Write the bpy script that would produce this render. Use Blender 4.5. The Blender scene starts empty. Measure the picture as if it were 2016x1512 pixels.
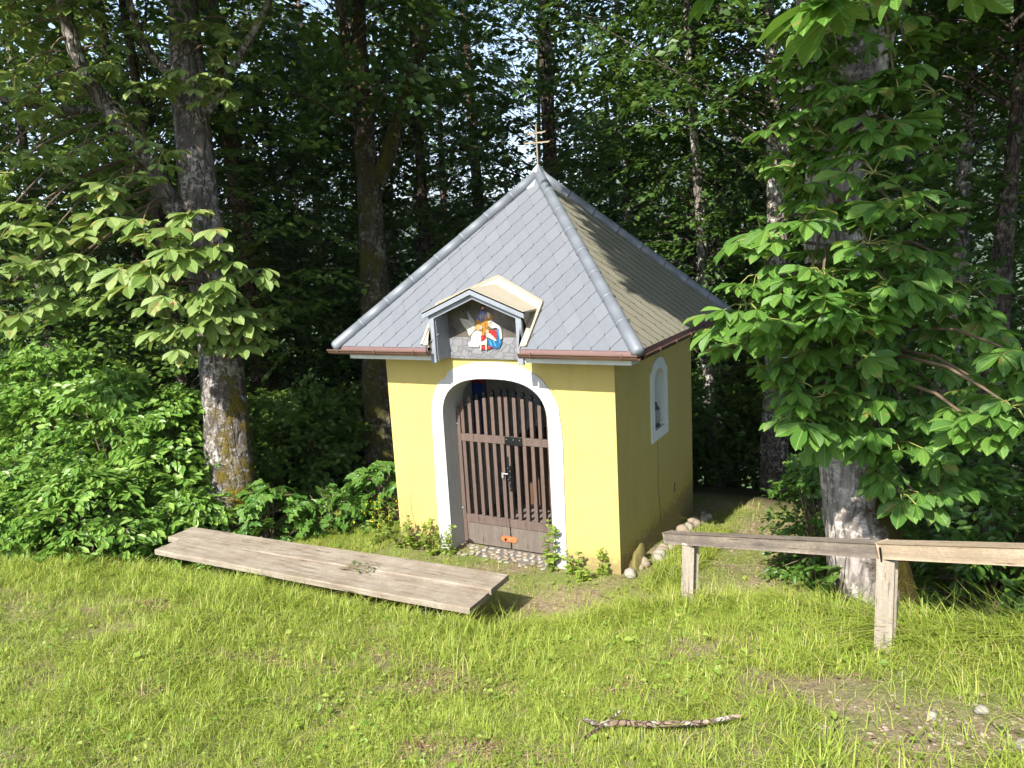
import bpy, bmesh, math
import numpy as np
from mathutils import Matrix, Vector

rng = np.random.default_rng(7)
scene = bpy.context.scene
COL = scene.collection

# ------------------------------------------------------------------ camera
FPX = 1538.953
YAW, PITCH, ROLL = -0.5, 0.1817, -0.0571
CAM = np.array([4.9621, -6.4001, 3.1547])
FW = np.array([math.sin(YAW)*math.cos(PITCH), math.cos(YAW)*math.cos(PITCH), -math.sin(PITCH)])
R0 = np.array([math.cos(YAW), -math.sin(YAW), 0.0]); U0 = np.cross(R0, FW)
RT = math.cos(ROLL)*R0 + math.sin(ROLL)*U0
UP = -math.sin(ROLL)*R0 + math.cos(ROLL)*U0
cd = bpy.data.cameras.new('camera'); cam = bpy.data.objects.new('camera', cd); COL.objects.link(cam)
cd.sensor_width = 36.0; cd.lens = FPX/2016*36; cd.clip_start = 0.05; cd.clip_end = 20000
M = Matrix.Identity(4)
for i in range(3):
    M[i][0], M[i][1], M[i][2], M[i][3] = RT[i], UP[i], -FW[i], CAM[i]
cam.matrix_world = M
scene.camera = cam

def at(x, y, d):
    return CAM + (FW + RT*(x-1008)/FPX + UP*(756-y)/FPX)*d
def proj(P):
    d = np.asarray(P)-CAM; z = d@FW
    return 1008+FPX*(d@RT)/z, 756-FPX*(d@UP)/z, z

# ------------------------------------------------------------------ world, sun, exposure
LIGHT = np.array([0.012, 1.0, -0.93]); LIGHT /= np.linalg.norm(LIGHT)
elev = math.asin(-LIGHT[2]); azim = math.atan2(-LIGHT[0], -LIGHT[1])
w = bpy.data.worlds.new('World'); scene.world = w; w.use_nodes = True
nt = w.node_tree; nt.nodes.clear()
sky = nt.nodes.new('ShaderNodeTexSky'); sky.sky_type = 'NISHITA'; sky.sun_disc = False
sky.sun_elevation = elev; sky.sun_rotation = azim; sky.altitude = 600
sky.air_density = 1.0; sky.dust_density = 1.6; sky.ozone_density = 1.0
bg = nt.nodes.new('ShaderNodeBackground'); bg.inputs['Strength'].default_value = 0.15
wo = nt.nodes.new('ShaderNodeOutputWorld')
nt.links.new(sky.outputs[0], bg.inputs[0]); nt.links.new(bg.outputs[0], wo.inputs[0])
sd = bpy.data.lights.new('sun', 'SUN'); sd.energy = 5.0; sd.angle = math.radians(0.53); sd.color = (1.0, 0.95, 0.86)
so = bpy.data.objects.new('sun', sd); COL.objects.link(so)
so.rotation_euler = Vector(LIGHT).to_track_quat('-Z', 'Y').to_euler(); so.location = (3, -20, 22)
vs = scene.view_settings
vs.view_transform = 'Standard'; vs.look = 'None'; vs.exposure = 1.35; vs.gamma = 1.0; vs.use_curve_mapping = False
cy = scene.cycles
cy.max_bounces = 5; cy.diffuse_bounces = 4; cy.glossy_bounces = 2; cy.transmission_bounces = 3
cy.transparent_max_bounces = 4; cy.volume_bounces = 0; cy.use_adaptive_sampling = True; cy.adaptive_threshold = 0.02
cy.caustics_reflective = False; cy.caustics_refractive = False
cy.sample_clamp_indirect = 6.0
scene.render.film_transparent = False

# ------------------------------------------------------------------ helpers
WL = {}
def link(o, parent, loc):
    COL.objects.link(o)
    loc = np.asarray(loc, float); WL[o.name] = loc
    if parent is not None:
        o.parent = parent; o.location = loc-WL[parent.name]
    else:
        o.location = loc
    return o
def tag(o, label=None, cat=None, group=None, kind=None):
    if label: o['label'] = label
    if cat: o['category'] = cat
    if group: o['group'] = group
    if kind: o['kind'] = kind
    return o
def empty(name, loc, parent=None):
    o = bpy.data.objects.new(name, None); o.empty_display_size = .1
    return link(o, parent, loc)
def make_mesh(name, V, F, mats, fm=None, smooth=False, uv=None):
    """V (n,3); F list of (m,k) int arrays or list of lists; mats material or list; fm per-face material index"""
    me = bpy.data.meshes.new(name)
    V = np.asarray(V, np.float32)
    arrs = [np.asarray(f, np.int32) for f in F if len(f)] if (len(F) and not np.isscalar(F[0][0])) else None
    if arrs is None or any(a.ndim != 2 for a in arrs):
        loops = np.concatenate([np.asarray(f, np.int32) for f in F]); cnt = np.array([len(f) for f in F], np.int32)
    else:
        loops = np.concatenate([a.ravel() for a in arrs]); cnt = np.concatenate([np.full(len(a), a.shape[1], np.int32) for a in arrs])
    me.vertices.add(len(V)); me.vertices.foreach_set('co', V.ravel())
    me.loops.add(len(loops)); me.loops.foreach_set('vertex_index', loops)
    me.polygons.add(len(cnt))
    st = np.zeros(len(cnt), np.int32); st[1:] = np.cumsum(cnt)[:-1]
    me.polygons.foreach_set('loop_start', st)
    if not isinstance(mats, (list, tuple)): mats = [mats]
    for m in mats: me.materials.append(m)
    if fm is not None: me.polygons.foreach_set('material_index', np.asarray(fm, np.int32))
    me.polygons.foreach_set('use_smooth', np.full(len(cnt), bool(smooth)))
    if uv is not None:
        l = me.uv_layers.new(name='UVMap'); l.data.foreach_set('uv', np.asarray(uv, np.float32)[loops].ravel())
    me.update(calc_edges=True)
    return me
def add(name, V, F, mats, parent=None, loc=(0, 0, 0), fm=None, smooth=False, uv=None, world=True):
    """V given in world coordinates when world=True; the origin goes to loc"""
    V = np.asarray(V, float)
    if world: V = V-np.asarray(loc, float)
    o = bpy.data.objects.new(name, make_mesh(name, V, F, mats, fm, smooth, uv))
    return link(o, parent, loc)
def obj_of(name, me, parent, loc):
    return link(bpy.data.objects.new(name, me), parent, loc)
class MB:
    """collects geometry into one mesh"""
    def __init__(s): s.V = []; s.F = []; s.m = []; s.n = 0
    def put(s, V, F, mi=0):
        V = np.asarray(V, float); s.V.append(V)
        for f in F: s.F.append([int(i)+s.n for i in f]); s.m.append(mi)
        s.n += len(V)
    def box(s, a, b, mi=0, bev=0.0, wob=0.0):
        a = np.minimum(a, b).astype(float); b2 = np.maximum(a, b).astype(float)
        bm = bmesh.new(); bmesh.ops.create_cube(bm, size=1.0)
        c = (a+b2)/2; sz = b2-a
        for v in bm.verts: v.co = Vector((c[0]+v.co.x*sz[0], c[1]+v.co.y*sz[1], c[2]+v.co.z*sz[2]))
        if bev > 0: bmesh.ops.bevel(bm, geom=bm.edges[:], offset=bev, segments=1, affect='EDGES')
        bm.verts.index_update()
        s.put([v.co[:] for v in bm.verts], [[v.index for v in f.verts] for f in bm.faces], mi); bm.free()
    def beam(s, p, q, wd, ht, mi=0, bev=0.004, up=(0, 0, 1)):
        """box beam from p to q (centre line)"""
        p = np.asarray(p, float); q = np.asarray(q, float); d = q-p; L = np.linalg.norm(d); d /= L
        sx = np.cross(d, up); sx /= np.linalg.norm(sx); uz = np.cross(sx, d)
        bm = bmesh.new(); bmesh.ops.create_cube(bm, size=1.0)
        for v in bm.verts:
            c = p+d*L*(v.co.x+.5)+sx*wd*v.co.y+uz*ht*v.co.z; v.co = Vector(c)
        if bev > 0: bmesh.ops.bevel(bm, geom=bm.edges[:], offset=bev, segments=1, affect='EDGES')
        bm.verts.index_update()
        s.put([v.co[:] for v in bm.verts], [[v.index for v in f.verts] for f in bm.faces], mi); bm.free()
    def tube(s, P, r, seg=8, mi=0, cap=True):
        V, F = tube(P, r, seg, cap); s.put(V, F, mi)
    def build(s, name, mats, parent=None, loc=(0, 0, 0), smooth=False):
        V = np.concatenate(s.V)-np.asarray(loc, float)
        o = bpy.data.objects.new(name, make_mesh(name, V, s.F, mats, s.m, smooth))
        return link(o, parent, loc)
def tube(P, r, seg=8, cap=True, rough=0.0, rs=None):
    P = np.asarray(P, float); n = len(P); r = np.broadcast_to(np.asarray(r, float), (n,))
    T = np.gradient(P, axis=0); T /= np.linalg.norm(T, axis=1)[:, None]
    ref = np.array([0, 0, 1.0]) if abs(T[0][2]) < .8 else np.array([1.0, 0, 0])
    A = np.zeros_like(P); 
    a = np.cross(T[0], ref); a /= np.linalg.norm(a)
    for i in range(n):
        a = a-T[i]*(a@T[i]); a /= np.linalg.norm(a); A[i] = a
    B = np.cross(T, A)
    th = np.linspace(0, 2*np.pi, seg, endpoint=False)
    rad = r[:, None]*np.ones((1, seg))
    if rough > 0:
        R = rs if rs is not None else rng
        k = R.normal(0, 1, (n, seg)); k = (k+np.roll(k, 1, 0)+np.roll(k, -1, 0))/1.7
        lob = sum(R.normal(0, .5)*np.cos(m*th+R.uniform(0, 6.3))[None, :] for m in (2, 3, 5, 7))
        rad = rad*(1+rough*k+rough*1.2*lob)
    V = P[:, None, :]+rad[:, :, None]*(np.cos(th)[None, :, None]*A[:, None, :]+np.sin(th)[None, :, None]*B[:, None, :])
    V = V.reshape(-1, 3); F = []
    for i in range(n-1):
        for j in range(seg):
            k2 = (j+1) % seg
            F.append([i*seg+j, i*seg+k2, (i+1)*seg+k2, (i+1)*seg+j])
    if cap: F.append(list(range(seg))[::-1]); F.append([(n-1)*seg+j for j in range(seg)])
    return V, F
def spline(pts, n=24):
    pts = np.asarray(pts, float); m = len(pts)
    t = np.linspace(0, m-1, n); out = []
    for u in t:
        i = min(int(u), m-2); f = u-i
        p0 = pts[max(i-1, 0)]; p1 = pts[i]; p2 = pts[i+1]; p3 = pts[min(i+2, m-1)]
        out.append(.5*((2*p1)+(-p0+p2)*f+(2*p0-5*p1+4*p2-p3)*f*f+(-p0+3*p1-3*p2+p3)*f**3))
    return np.array(out)
def nrm(v): return v/np.maximum(np.linalg.norm(v, axis=-1, keepdims=True), 1e-9)

# ------------------------------------------------------------------ materials
MATS = {}
def lin(r, g, b):
    f = lambda c: ((c/255+.055)/1.055)**2.4 if c/255 > .04045 else c/255/12.92
    return (f(r), f(g), f(b), 1.0)
class NT:
    def __init__(s, name):
        s.m = bpy.data.materials.new(name); s.m.use_nodes = True; s.t = s.m.node_tree; s.t.nodes.clear()
        s.out = s.t.nodes.new('ShaderNodeOutputMaterial')
    def n(s, typ, **kw):
        nd = s.t.nodes.new(typ)
        for k, v in kw.items():
            if k.startswith('_'): setattr(nd, k[1:], v)
            else: nd.inputs[k].default_value = v
        return nd
    def l(s, a, b): s.t.links.new(a, b)
    def coord(s, kind='Object', scale=(1, 1, 1), rot=(0, 0, 0)):
        tc = s.n('ShaderNodeTexCoord'); mp = s.n('ShaderNodeMapping'); mp.inputs['Scale'].default_value = scale
        mp.inputs['Rotation'].default_value = rot
        s.l(tc.outputs[kind], mp.inputs[0]); return mp.outputs[0]
    def noise(s, vec, scale, detail=5, rough=.55):
        nd = s.n('ShaderNodeTexNoise', Scale=scale, Detail=detail, Roughness=rough); s.l(vec, nd.inputs['Vector']); return nd.outputs[0]
    def ramp(s, fac, stops, interp='LINEAR'):
        r = s.n('ShaderNodeValToRGB'); e = r.color_ramp.elements; r.color_ramp.interpolation = interp
        while len(e) < len(stops): e.new(.5)
        for i, (p, c) in enumerate(stops):
            e[i].position = p; e[i].color = c if len(c) == 4 else (*c, 1)
        if fac is not None: s.l(fac, r.inputs[0])
        return r.outputs[0]
    def mix(s, fac, a, b, mode='MIX'):
        m = s.n('ShaderNodeMixRGB', _blend_type=mode)
        for v, i in ((fac, 0), (a, 1), (b, 2)):
            if hasattr(v, 'links') or hasattr(v, 'is_linked'): s.l(v, m.inputs[i])
            else: m.inputs[i].default_value = v
        return m.outputs[0]
    def math(s, op, a, b=None, c=None):
        m = s.n('ShaderNodeMath', _operation=op)
        for v, i in ((a, 0), (b, 1), (c, 2)):
            if v is None: continue
            if hasattr(v, 'is_linked'): s.l(v, m.inputs[i])
            else: m.inputs[i].default_value = v
        return m.outputs[0]
    def bump(s, h, strength=.3, dist=.01):
        b = s.n('ShaderNodeBump', Strength=strength, Distance=dist); s.l(h, b.inputs['Height']); return b.outputs[0]
    def pbr(s, col, rough=.7, spec=.3, metal=0.0, normal=None):
        p = s.n('ShaderNodeBsdfPrincipled'); p.inputs['Specular IOR Level'].default_value = spec; p.inputs['Metallic'].default_value = metal
        if hasattr(col, 'is_linked'): s.l(col, p.inputs['Base Color'])
        else: p.inputs['Base Color'].default_value = col
        if hasattr(rough, 'is_linked'): s.l(rough, p.inputs['Roughness'])
        else: p.inputs['Roughness'].default_value = rough
        if normal is not None: s.l(normal, p.inputs['Normal'])
        return p.outputs[0]
    def done(s, sh): s.l(sh, s.out.inputs[0]); return s.m
def c4(r, g, b): return (r, g, b, 1.0)

def mat_leaf(name, stops, rough=.45, trans=.3, tcol=(.35, .5, .06), veins=False, spots=0.0):
    k = NT(name); g = k.n('ShaderNodeNewGeometry')
    col = k.ramp(g.outputs['Random Per Island'], stops)
    v = k.coord('Object')
    nz = k.noise(v, 2.2, 3)
    col = k.mix(k.math('MULTIPLY', nz, .25), col, (.03, .06, .01, 1), 'MIX')
    normal = None
    if veins:
        uv = k.n('ShaderNodeUVMap'); sp = k.n('ShaderNodeSeparateXYZ'); k.l(uv.outputs[0], sp.inputs[0])
        au = k.math('ABSOLUTE', k.math('SUBTRACT', sp.outputs[0], .5))
        ph = k.math('SUBTRACT', k.math('MULTIPLY', sp.outputs[1], 62.0), k.math('MULTIPLY', au, 40.0))
        wv = k.math('SINE', ph)
        h = k.math('MULTIPLY', wv, .5)
        mid = k.math('LESS_THAN', au, .035)
        col = k.mix(k.math('MULTIPLY', mid, .45), col, (.30, .42, .12, 1))
        col = k.mix(k.math('MULTIPLY', k.math('GREATER_THAN', wv, .93), .25), col, (.20, .30, .07, 1))
        normal = k.bump(h, .5, .004)
        if spots > 0:
            s2 = k.noise(v, 9.0, 3, .6); s3 = k.noise(v, 1.3, 2)
            msk = k.math('MULTIPLY', k.math('GREATER_THAN', s2, .62), k.math('GREATER_THAN', s3, .46))
            col = k.mix(k.math('MULTIPLY', msk, spots), col, (.30, .20, .07, 1))
    p = k.pbr(col, rough, .42, 0, normal)
    t = k.n('ShaderNodeBsdfTranslucent')
    tc = k.mix(.55, col, (*tcol, 1)); k.l(tc, t.inputs[0])
    ms = k.n('ShaderNodeMixShader'); ms.inputs[0].default_value = trans
    k.l(p, ms.inputs[1]); k.l(t.outputs[0], ms.inputs[2])
    return k.done(ms.outputs[0])

def mat_plaster(name, base, dirt, stain=None, white=False):
    k = NT(name); v = k.coord('Object')
    n1 = k.noise(v, 1.4, 6, .6); n2 = k.noise(v, 14, 6, .65); n3 = k.noise(v, 70, 4, .6)
    col = k.mix(k.ramp(n1, [(.35, c4(0, 0, 0)), (.75, c4(.35, .35, .35))]), base, dirt)
    vs_ = k.coord('Object', (9, 9, .5)); st = k.noise(vs_, 1.0, 5, .65)
    col = k.mix(k.ramp(st, [(.48, c4(0, 0, 0)), (.72, c4(.45, .45, .45))]), col, dirt)
    if stain:
        tc = k.n('ShaderNodeNewGeometry'); sp = k.n('ShaderNodeSeparateXYZ'); k.l(tc.outputs['Position'], sp.inputs[0])
        lowz = k.math('SUBTRACT', k.math('ADD', .62, k.math('MULTIPLY', n1, .5)), k.math('MULTIPLY', sp.outputs[2], 2.0))
        rear = k.math('MULTIPLY', k.math('ADD', sp.outputs[1], .6), .42)
        lowz = k.math('MULTIPLY', lowz, rear)
        f = k.math('MULTIPLY', k.ramp(lowz, [(.05, c4(0, 0, 0)), (.6, c4(.8, .8, .8))]), k.ramp(n2, [(.3, c4(.3, .3, .3)), (.6, c4(1, 1, 1))]))
        col = k.mix(f, col, stain)
        mud = k.ramp(k.math('SUBTRACT', k.math('ADD', .05, k.math('MULTIPLY', n2, .40)), sp.outputs[2]), [(.0, c4(0, 0, 0)), (.12, c4(.75, .75, .75))])
        col = k.mix(mud, col, c4(.20, .155, .085))
    h = k.math('ADD', k.math('MULTIPLY', n2, .5), k.math('MULTIPLY', n3, .25))
    n5 = k.noise(v, 4.5, 3, .5)
    col = k.mix(k.ramp(n5, [(.45, c4(0, 0, 0)), (.7, c4(.16, .16, .16))]), col, dirt)
    h = k.math('ADD', h, k.math('ADD', k.math('MULTIPLY', n1, 1.6), k.math('MULTIPLY', n5, 1.4)))
    return k.done(k.pbr(col, .9, .15, 0, k.bump(h, .5, .02)))

def mat_wood(name, base, dark, axis=0, rough=.85, scale=1.0, green=None):
    k = NT(name); sc = [26*scale]*3; sc[axis] = 1.8*scale
    v = k.coord('Object', sc); vo = k.coord('Object')
    n1 = k.noise(v, 1.0, 8, .75); n2 = k.noise(v, 2.2, 5, .6); n3 = k.noise(vo, 3.2, 7, .7); n9 = k.noise(vo, 55, 5, .7)
    col = k.mix(k.ramp(n1, [(.33, c4(1, 1, 1)), (.62, c4(0, 0, 0))]), base, dark)
    col = k.mix(k.ramp(n3, [(.42, c4(0, 0, 0)), (.7, c4(.65, .65, .65))]), col, dark if green is None else green)
    cr = k.ramp(n2, [(.30, c4(1, 1, 1)), (.38, c4(0, 0, 0))])
    col = k.mix(k.math('MULTIPLY', cr, .75), col, c4(.035, .026, .018))
    col = k.mix(k.ramp(n9, [(.40, c4(.45, .45, .45)), (.60, c4(0, 0, 0))]), col, dark)
    h = k.math('SUBTRACT', k.math('ADD', n1, k.math('MULTIPLY', n9, .5)), k.math('MULTIPLY', cr, .8))
    return k.done(k.pbr(col, rough, .2, 0, k.bump(h, .8, .008)))

def mat_bark(name, base, dark, pale=None, moss=None, moss_side=(.5, -.6, 0), vstretch=.25, fissure=9.0, moss_top=2.2):
    k = NT(name); v = k.coord('Object', (1, 1, vstretch)); vo = k.coord('Object')
    n1 = k.noise(v, 7, 7, .65); vor = k.n('ShaderNodeTexVoronoi', Scale=fissure, _feature='DISTANCE_TO_EDGE')
    wp = k.n('ShaderNodeVectorMath', _operation='ADD')
    nv = k.n('ShaderNodeTexNoise', Scale=6.0, Detail=3.0); k.l(v, nv.inputs['Vector'])
    sc_ = k.n('ShaderNodeVectorMath', _operation='SCALE'); k.l(nv.outputs['Color'], sc_.inputs[0]); sc_.inputs['Scale'].default_value = .22
    k.l(v, wp.inputs[0]); k.l(sc_.outputs[0], wp.inputs[1]); k.l(wp.outputs[0], vor.inputs['Vector'])
    crack = k.ramp(vor.outputs['Distance'], [(.0, c4(1, 1, 1)), (.16, c4(0, 0, 0))])
    col = k.mix(k.ramp(n1, [(.3, c4(0, 0, 0)), (.7, c4(1, 1, 1))]), dark, base)
    col = k.mix(k.math('MULTIPLY', crack, .7), col, dark)
    if pale:
        n2 = k.noise(vo, 17, 6, .75); n6 = k.noise(vo, 2.6, 3, .6); n2 = k.math('ADD', n2, k.math('MULTIPLY', k.math('SUBTRACT', n6, .5), .55)); col = k.mix(k.ramp(n2, [(.52, c4(0, 0, 0)), (.60, c4(.85, .85, .85))]), col, pale)
    h = k.math('SUBTRACT', n1, k.math('MULTIPLY', crack, .8))
    if moss:
        g = k.n('ShaderNodeNewGeometry'); dt = k.n('ShaderNodeVectorMath', _operation='DOT_PRODUCT')
        k.l(g.outputs['Normal'], dt.inputs[0]); dt.inputs[1].default_value = moss_side
        n4 = k.noise(vo, 3.2, 6, .65); sp = k.n('ShaderNodeSeparateXYZ'); k.l(vo, sp.inputs[0])
        f = k.math('ADD', k.math('MULTIPLY', dt.outputs['Value'], .55), k.math('MULTIPLY', k.math('SUBTRACT', n4, .5), 1.9))
        f = k.math('SUBTRACT', f, k.math('MULTIPLY', k.math('MAXIMUM', k.math('SUBTRACT', sp.outputs[2], moss_top), 0.0), .5))
        n5 = k.noise(vo, 45, 4, .7); f = k.math('ADD', f, k.math('MULTIPLY', k.math('SUBTRACT', n5, .5), .5))
        mk = k.ramp(f, [(.20, c4(0, 0, 0)), (.46, c4(1, 1, 1))])
        mc = k.mix(n5, (moss[0]*.35, moss[1]*.35, moss[2]*.35, 1), (moss[0]*1.3, moss[1]*1.3, moss[2]*1.3, 1))
        col = k.mix(mk, col, mc)
        h = k.math('ADD', h, k.math('MULTIPLY', mk, k.math('MULTIPLY', n5, 1.6)))
    return k.done(k.pbr(col, .92, .15, 0, k.bump(h, .9, .03)))

def mat_plain(name, col, rough=.6, spec=.3, metal=0.0, var=.25, scale=8.0, bump=.15):
    k = NT(name); v = k.coord('Object'); n1 = k.noise(v, scale, 5, .6); n2 = k.noise(v, scale*7, 4, .6)
    c2 = tuple(c*(1-var) for c in col[:3])+(1,)
    c = k.mix(k.ramp(n1, [(.3, c4(0, 0, 0)), (.7, c4(1, 1, 1))]), c2, col)
    return k.done(k.pbr(c, rough, spec, metal, k.bump(n2, bump, .004)))

YELLOW = mat_plaster('yellow_plaster', c4(.50, .40, .138), c4(.40, .32, .11), stain=c4(.33, .30, .035))
WHITE = mat_plaster('white_plaster', c4(.47, .465, .455), c4(.36, .36, .355))
GREYWHITE = mat_plaster('niche_plaster', c4(.72, .73, .70), c4(.52, .55, .52))
TRIM = mat_plain('trim_paint', c4(.24, .262, .30), .55, .3, 0, .18, 10, .2)
ZINC = mat_plain('zinc_sheet', c4(.19, .21, .24), .5, .4, .15, .2, 6, .12)
def mat_tile(name, c0, c1, c2, lich):
    k = NT(name); oi = k.n('ShaderNodeObjectInfo'); v = k.coord('Object'); n1 = k.noise(v, 9, 6, .65); n2 = k.noise(v, 60, 4, .6)
    c = k.ramp(oi.outputs['Random'], [(0, c0), (.5, c1), (1, c2)])
    c = k.mix(k.ramp(n1, [(.35, c4(0, 0, 0)), (.72, c4(.5, .5, .5))]), c, lich)
    c = k.mix(k.ramp(n2, [(.62, c4(0, 0, 0)), (.72, c4(.3, .3, .3))]), c, lich)
    return k.done(k.pbr(c, .72, .25, 0, k.bump(n2, .15, .004)))
TILE_B = mat_tile('slate_tile_lichened', c4(.185, .180, .135), c4(.205, .197, .15), c4(.23, .215, .165), c4(.27, .25, .175))
TILE = mat_tile('slate_tile', c4(.116, .127, .150), c4(.128, .139, .161), c4(.140, .150, .169), c4(.164, .172, .187))
TILE_EDGE = mat_plain('tile_edge', c4(.055, .022, .028), .8)
TILE_UNDER = mat_plain('roof_underlay', c4(.13, .10, .10), .9)
FASC = mat_plain('fascia_paint', c4(.72, .75, .78), .55, .3, 0, .15, 10, .15)
COPPER = mat_plain('brown_gutter', c4(.165, .095, .07), .38, .5, .25, .2, 5, .05)
DRIP = mat_plain('drip_strip', c4(.20, .12, .11), .5, .4, .15, .15, 5, .05)
CREAM = mat_plain('cream_flashing', c4(.40, .355, .275), .6, .3, 0, .15, 6, .15)
BRASS = mat_plain('brass', c4(.42, .35, .24), .4, .5, .55, .2, 20, .05)
GATEW = mat_wood('gate_wood', c4(.165, .118, .098), c4(.095, .068, .057), 2, .75)
KICKW = mat_wood('kick_board_wood', c4(.20, .165, .135), c4(.11, .09, .075), 2, .85)
IRON = mat_plain('black_iron', c4(.018, .019, .02), .45, .5, .6, .3, 20)
RUST = mat_plain('orange_rust', c4(.48, .16, .055), .8, .2, 0, .3, 30)
GALV = mat_plain('galvanised', c4(.62, .62, .58), .4, .5, .6)
BENCHW = mat_wood('bench_wood', c4(.36, .32, .26), c4(.20, .16, .12), 0, .92, 1.0, c4(.13, .085, .05))
RAILW = mat_wood('rail_wood', c4(.30, .245, .19), c4(.12, .10, .085), 0, .85)
RAILW2 = mat_wood('rail_wood_new', c4(.45, .355, .25), c4(.27, .205, .14), 0, .85)
POSTW = mat_wood('post_wood', c4(.44, .385, .31), c4(.24, .20, .155), 2, .9)
STONE = mat_plain('pale_stone', c4(.36, .33, .28), .9, .2, 0, .4, 14, .4)
STONE2 = mat_plain('warm_stone', c4(.33, .265, .205), .9, .2, 0, .4, 14, .4)
MOSSROCK = mat_plain('mossy_rock', c4(.22, .19, .07), .95, .1, 0, .5, 12, .6)
STICKM = mat_bark('stick_bark', c4(.30, .22, .16), c4(.13, .09, .06), c4(.46, .45, .40), None, vstretch=1, fissure=22)

# ------------------------------------------------------------------ terrain
def sp(t, wd): return wd*np.logaddexp(0, t/wd)
YCX = [-40, -6, -2.8, -1.6, 2.0, 2.65, 3.5, 4.2, 4.8, 5.5, 7, 12, 40]
YCY = [-14, -3.6, -2.42, -1.95, -1.80, -1.55, -1.15, -1.30, -1.88, -2.12, -2.6, -4, -9]
def crest(x): return np.interp(x, YCX, YCY)
def lawn_z(x, y):
    yy = -1.9-y
    return .27+.06*np.clip(x-2.0, 0, 1)+.14*9*np.tanh(yy/9)+.27*5*np.tanh(sp(x-2.6, .35)/5)-.10*sp(-3.2-x, .6)
def base_z(x, y):
    b = .03+.02*np.clip(-y, 0, 2)-.10*sp(y-.4, .3)-.25*sp(y-4.2, .8)-.28*sp(-1.1-x, .35)-.40*sp(x-4.75, .35)
    return np.where(b < 0, -45*np.tanh(-b/45), b)
def ground_z(x, y):
    x = np.asarray(x, float); y = np.asarray(y, float)
    t = np.clip((y-crest(x))/.38, 0, 1); t = t*t*(3-2*t)
    z = lawn_z(x, y)*(1-t)+base_z(x, y)*t
    bumpy = .014*np.sin(3.1*x+1.7*y)+.011*np.sin(5.3*y-2.2*x+1)+.007*np.sin(11*x+7*y)
    far = np.clip(1-np.hypot(x-2, y+1)/14, 0, 1)
    return z+bumpy*far
def axis_grid(c, fine, half_f, far, n_far):
    f = np.arange(c-half_f, c+half_f+1e-6, fine)
    t = half_f+(far-half_f)*(np.linspace(0, 1, n_far+1)[1:]**3.2)
    return np.concatenate([(c-t)[::-1], f, c+t])
gx = axis_grid(1.8, .07, 6.2, 3200, 26); gy = axis_grid(-1.2, .07, 5.0, 3200, 26)
GX, GY = np.meshgrid(gx, gy, indexing='ij'); GZ = ground_z(GX, GY)
nx, ny = GX.shape; idx = np.arange(nx*ny).reshape(nx, ny)
gf = np.stack([idx[:-1, :-1], idx[1:, :-1], idx[1:, 1:], idx[:-1, 1:]], -1).reshape(-1, 4)
def mat_ground():
    k = NT('ground_soil'); v = k.coord('Object')
    n1 = k.noise(v, 1.6, 6, .6); n2 = k.noise(v, 18, 6, .7); n3 = k.noise(v, 85, 4, .7); n4 = k.noise(v, .55, 4, .6)
    soil = k.mix(k.ramp(n2, [(.3, c4(0, 0, 0)), (.7, c4(1, 1, 1))]), c4(.15, .105, .065), c4(.34, .265, .18))
    soil = k.mix(k.ramp(n3, [(.55, c4(0, 0, 0)), (.66, c4(.8, .8, .8))]), soil, c4(.42, .33, .24))
    green = k.mix(n2, c4(.10, .145, .025), c4(.20, .25, .055))
    f = k.ramp(n1, [(.40, c4(0, 0, 0)), (.60, c4(.8, .8, .8))])
    g = k.n('ShaderNodeNewGeometry'); s = k.n('ShaderNodeSeparateXYZ'); k.l(g.outputs['Position'], s.inputs[0])
    far = k.ramp(k.math('MULTIPLY', k.math('ADD', s.outputs[1], 0.0), .02), [(.3, c4(0, 0, 0)), (.6, c4(1, 1, 1))])
    col = k.mix(f, soil, green)
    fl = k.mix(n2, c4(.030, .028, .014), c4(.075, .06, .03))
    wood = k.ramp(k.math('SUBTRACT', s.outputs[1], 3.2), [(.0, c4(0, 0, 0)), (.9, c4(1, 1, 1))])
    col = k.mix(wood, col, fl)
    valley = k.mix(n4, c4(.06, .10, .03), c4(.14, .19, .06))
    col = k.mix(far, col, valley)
    h = k.math('ADD', k.math('MULTIPLY', n2, 1.0), k.math('MULTIPLY', n3, .6))
    return k.done(k.pbr(col, .95, .1, 0, k.bump(h, .8, .03)))
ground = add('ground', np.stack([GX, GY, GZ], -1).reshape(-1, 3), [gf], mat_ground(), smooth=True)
tag(ground, 'grassy slope and trodden soil round the chapel, dropping away behind it', 'ground', kind='structure')

# far wooded hills across the valley
def make_hills():
    th = np.radians(np.linspace(20, 200, 140)); rr = np.linspace(900, 2900, 14)
    TH, RR = np.meshgrid(th, rr, indexing='ij')
    prof = 120+190*np.exp(-((np.degrees(TH)-96)/20)**2)+60*np.exp(-((np.degrees(TH)-140)/18)**2)+330*np.exp(-((np.degrees(TH)-62)/24)**2)
    t = (RR-900)/2000
    Z = -46+prof*np.sin(np.clip(t*1.25, 0, 1)*np.pi/2)**1.6*(1+.05*np.sin(TH*23+t*3)+.03*np.sin(TH*51+t*7))
    V = np.stack([RR*np.cos(TH), RR*np.sin(TH), Z], -1).reshape(-1, 3)
    a, b = TH.shape; ix = np.arange(a*b).reshape(a, b)
    f = np.stack([ix[:-1, :-1], ix[1:, :-1], ix[1:, 1:], ix[:-1, 1:]], -1).reshape(-1, 4)
    k = NT('far_forest'); v = k.coord('Object'); n1 = k.noise(v, .02, 6, .65)
    col = k.mix(n1, c4(.025, .045, .018), c4(.07, .10, .03))
    o = add('hills', V, [f], k.done(k.pbr(col, .95, .05)), smooth=True)
    tag(o, 'far wooded hills across the valley seen through gaps in the trees', 'hills', kind='structure')
make_hills()

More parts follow.
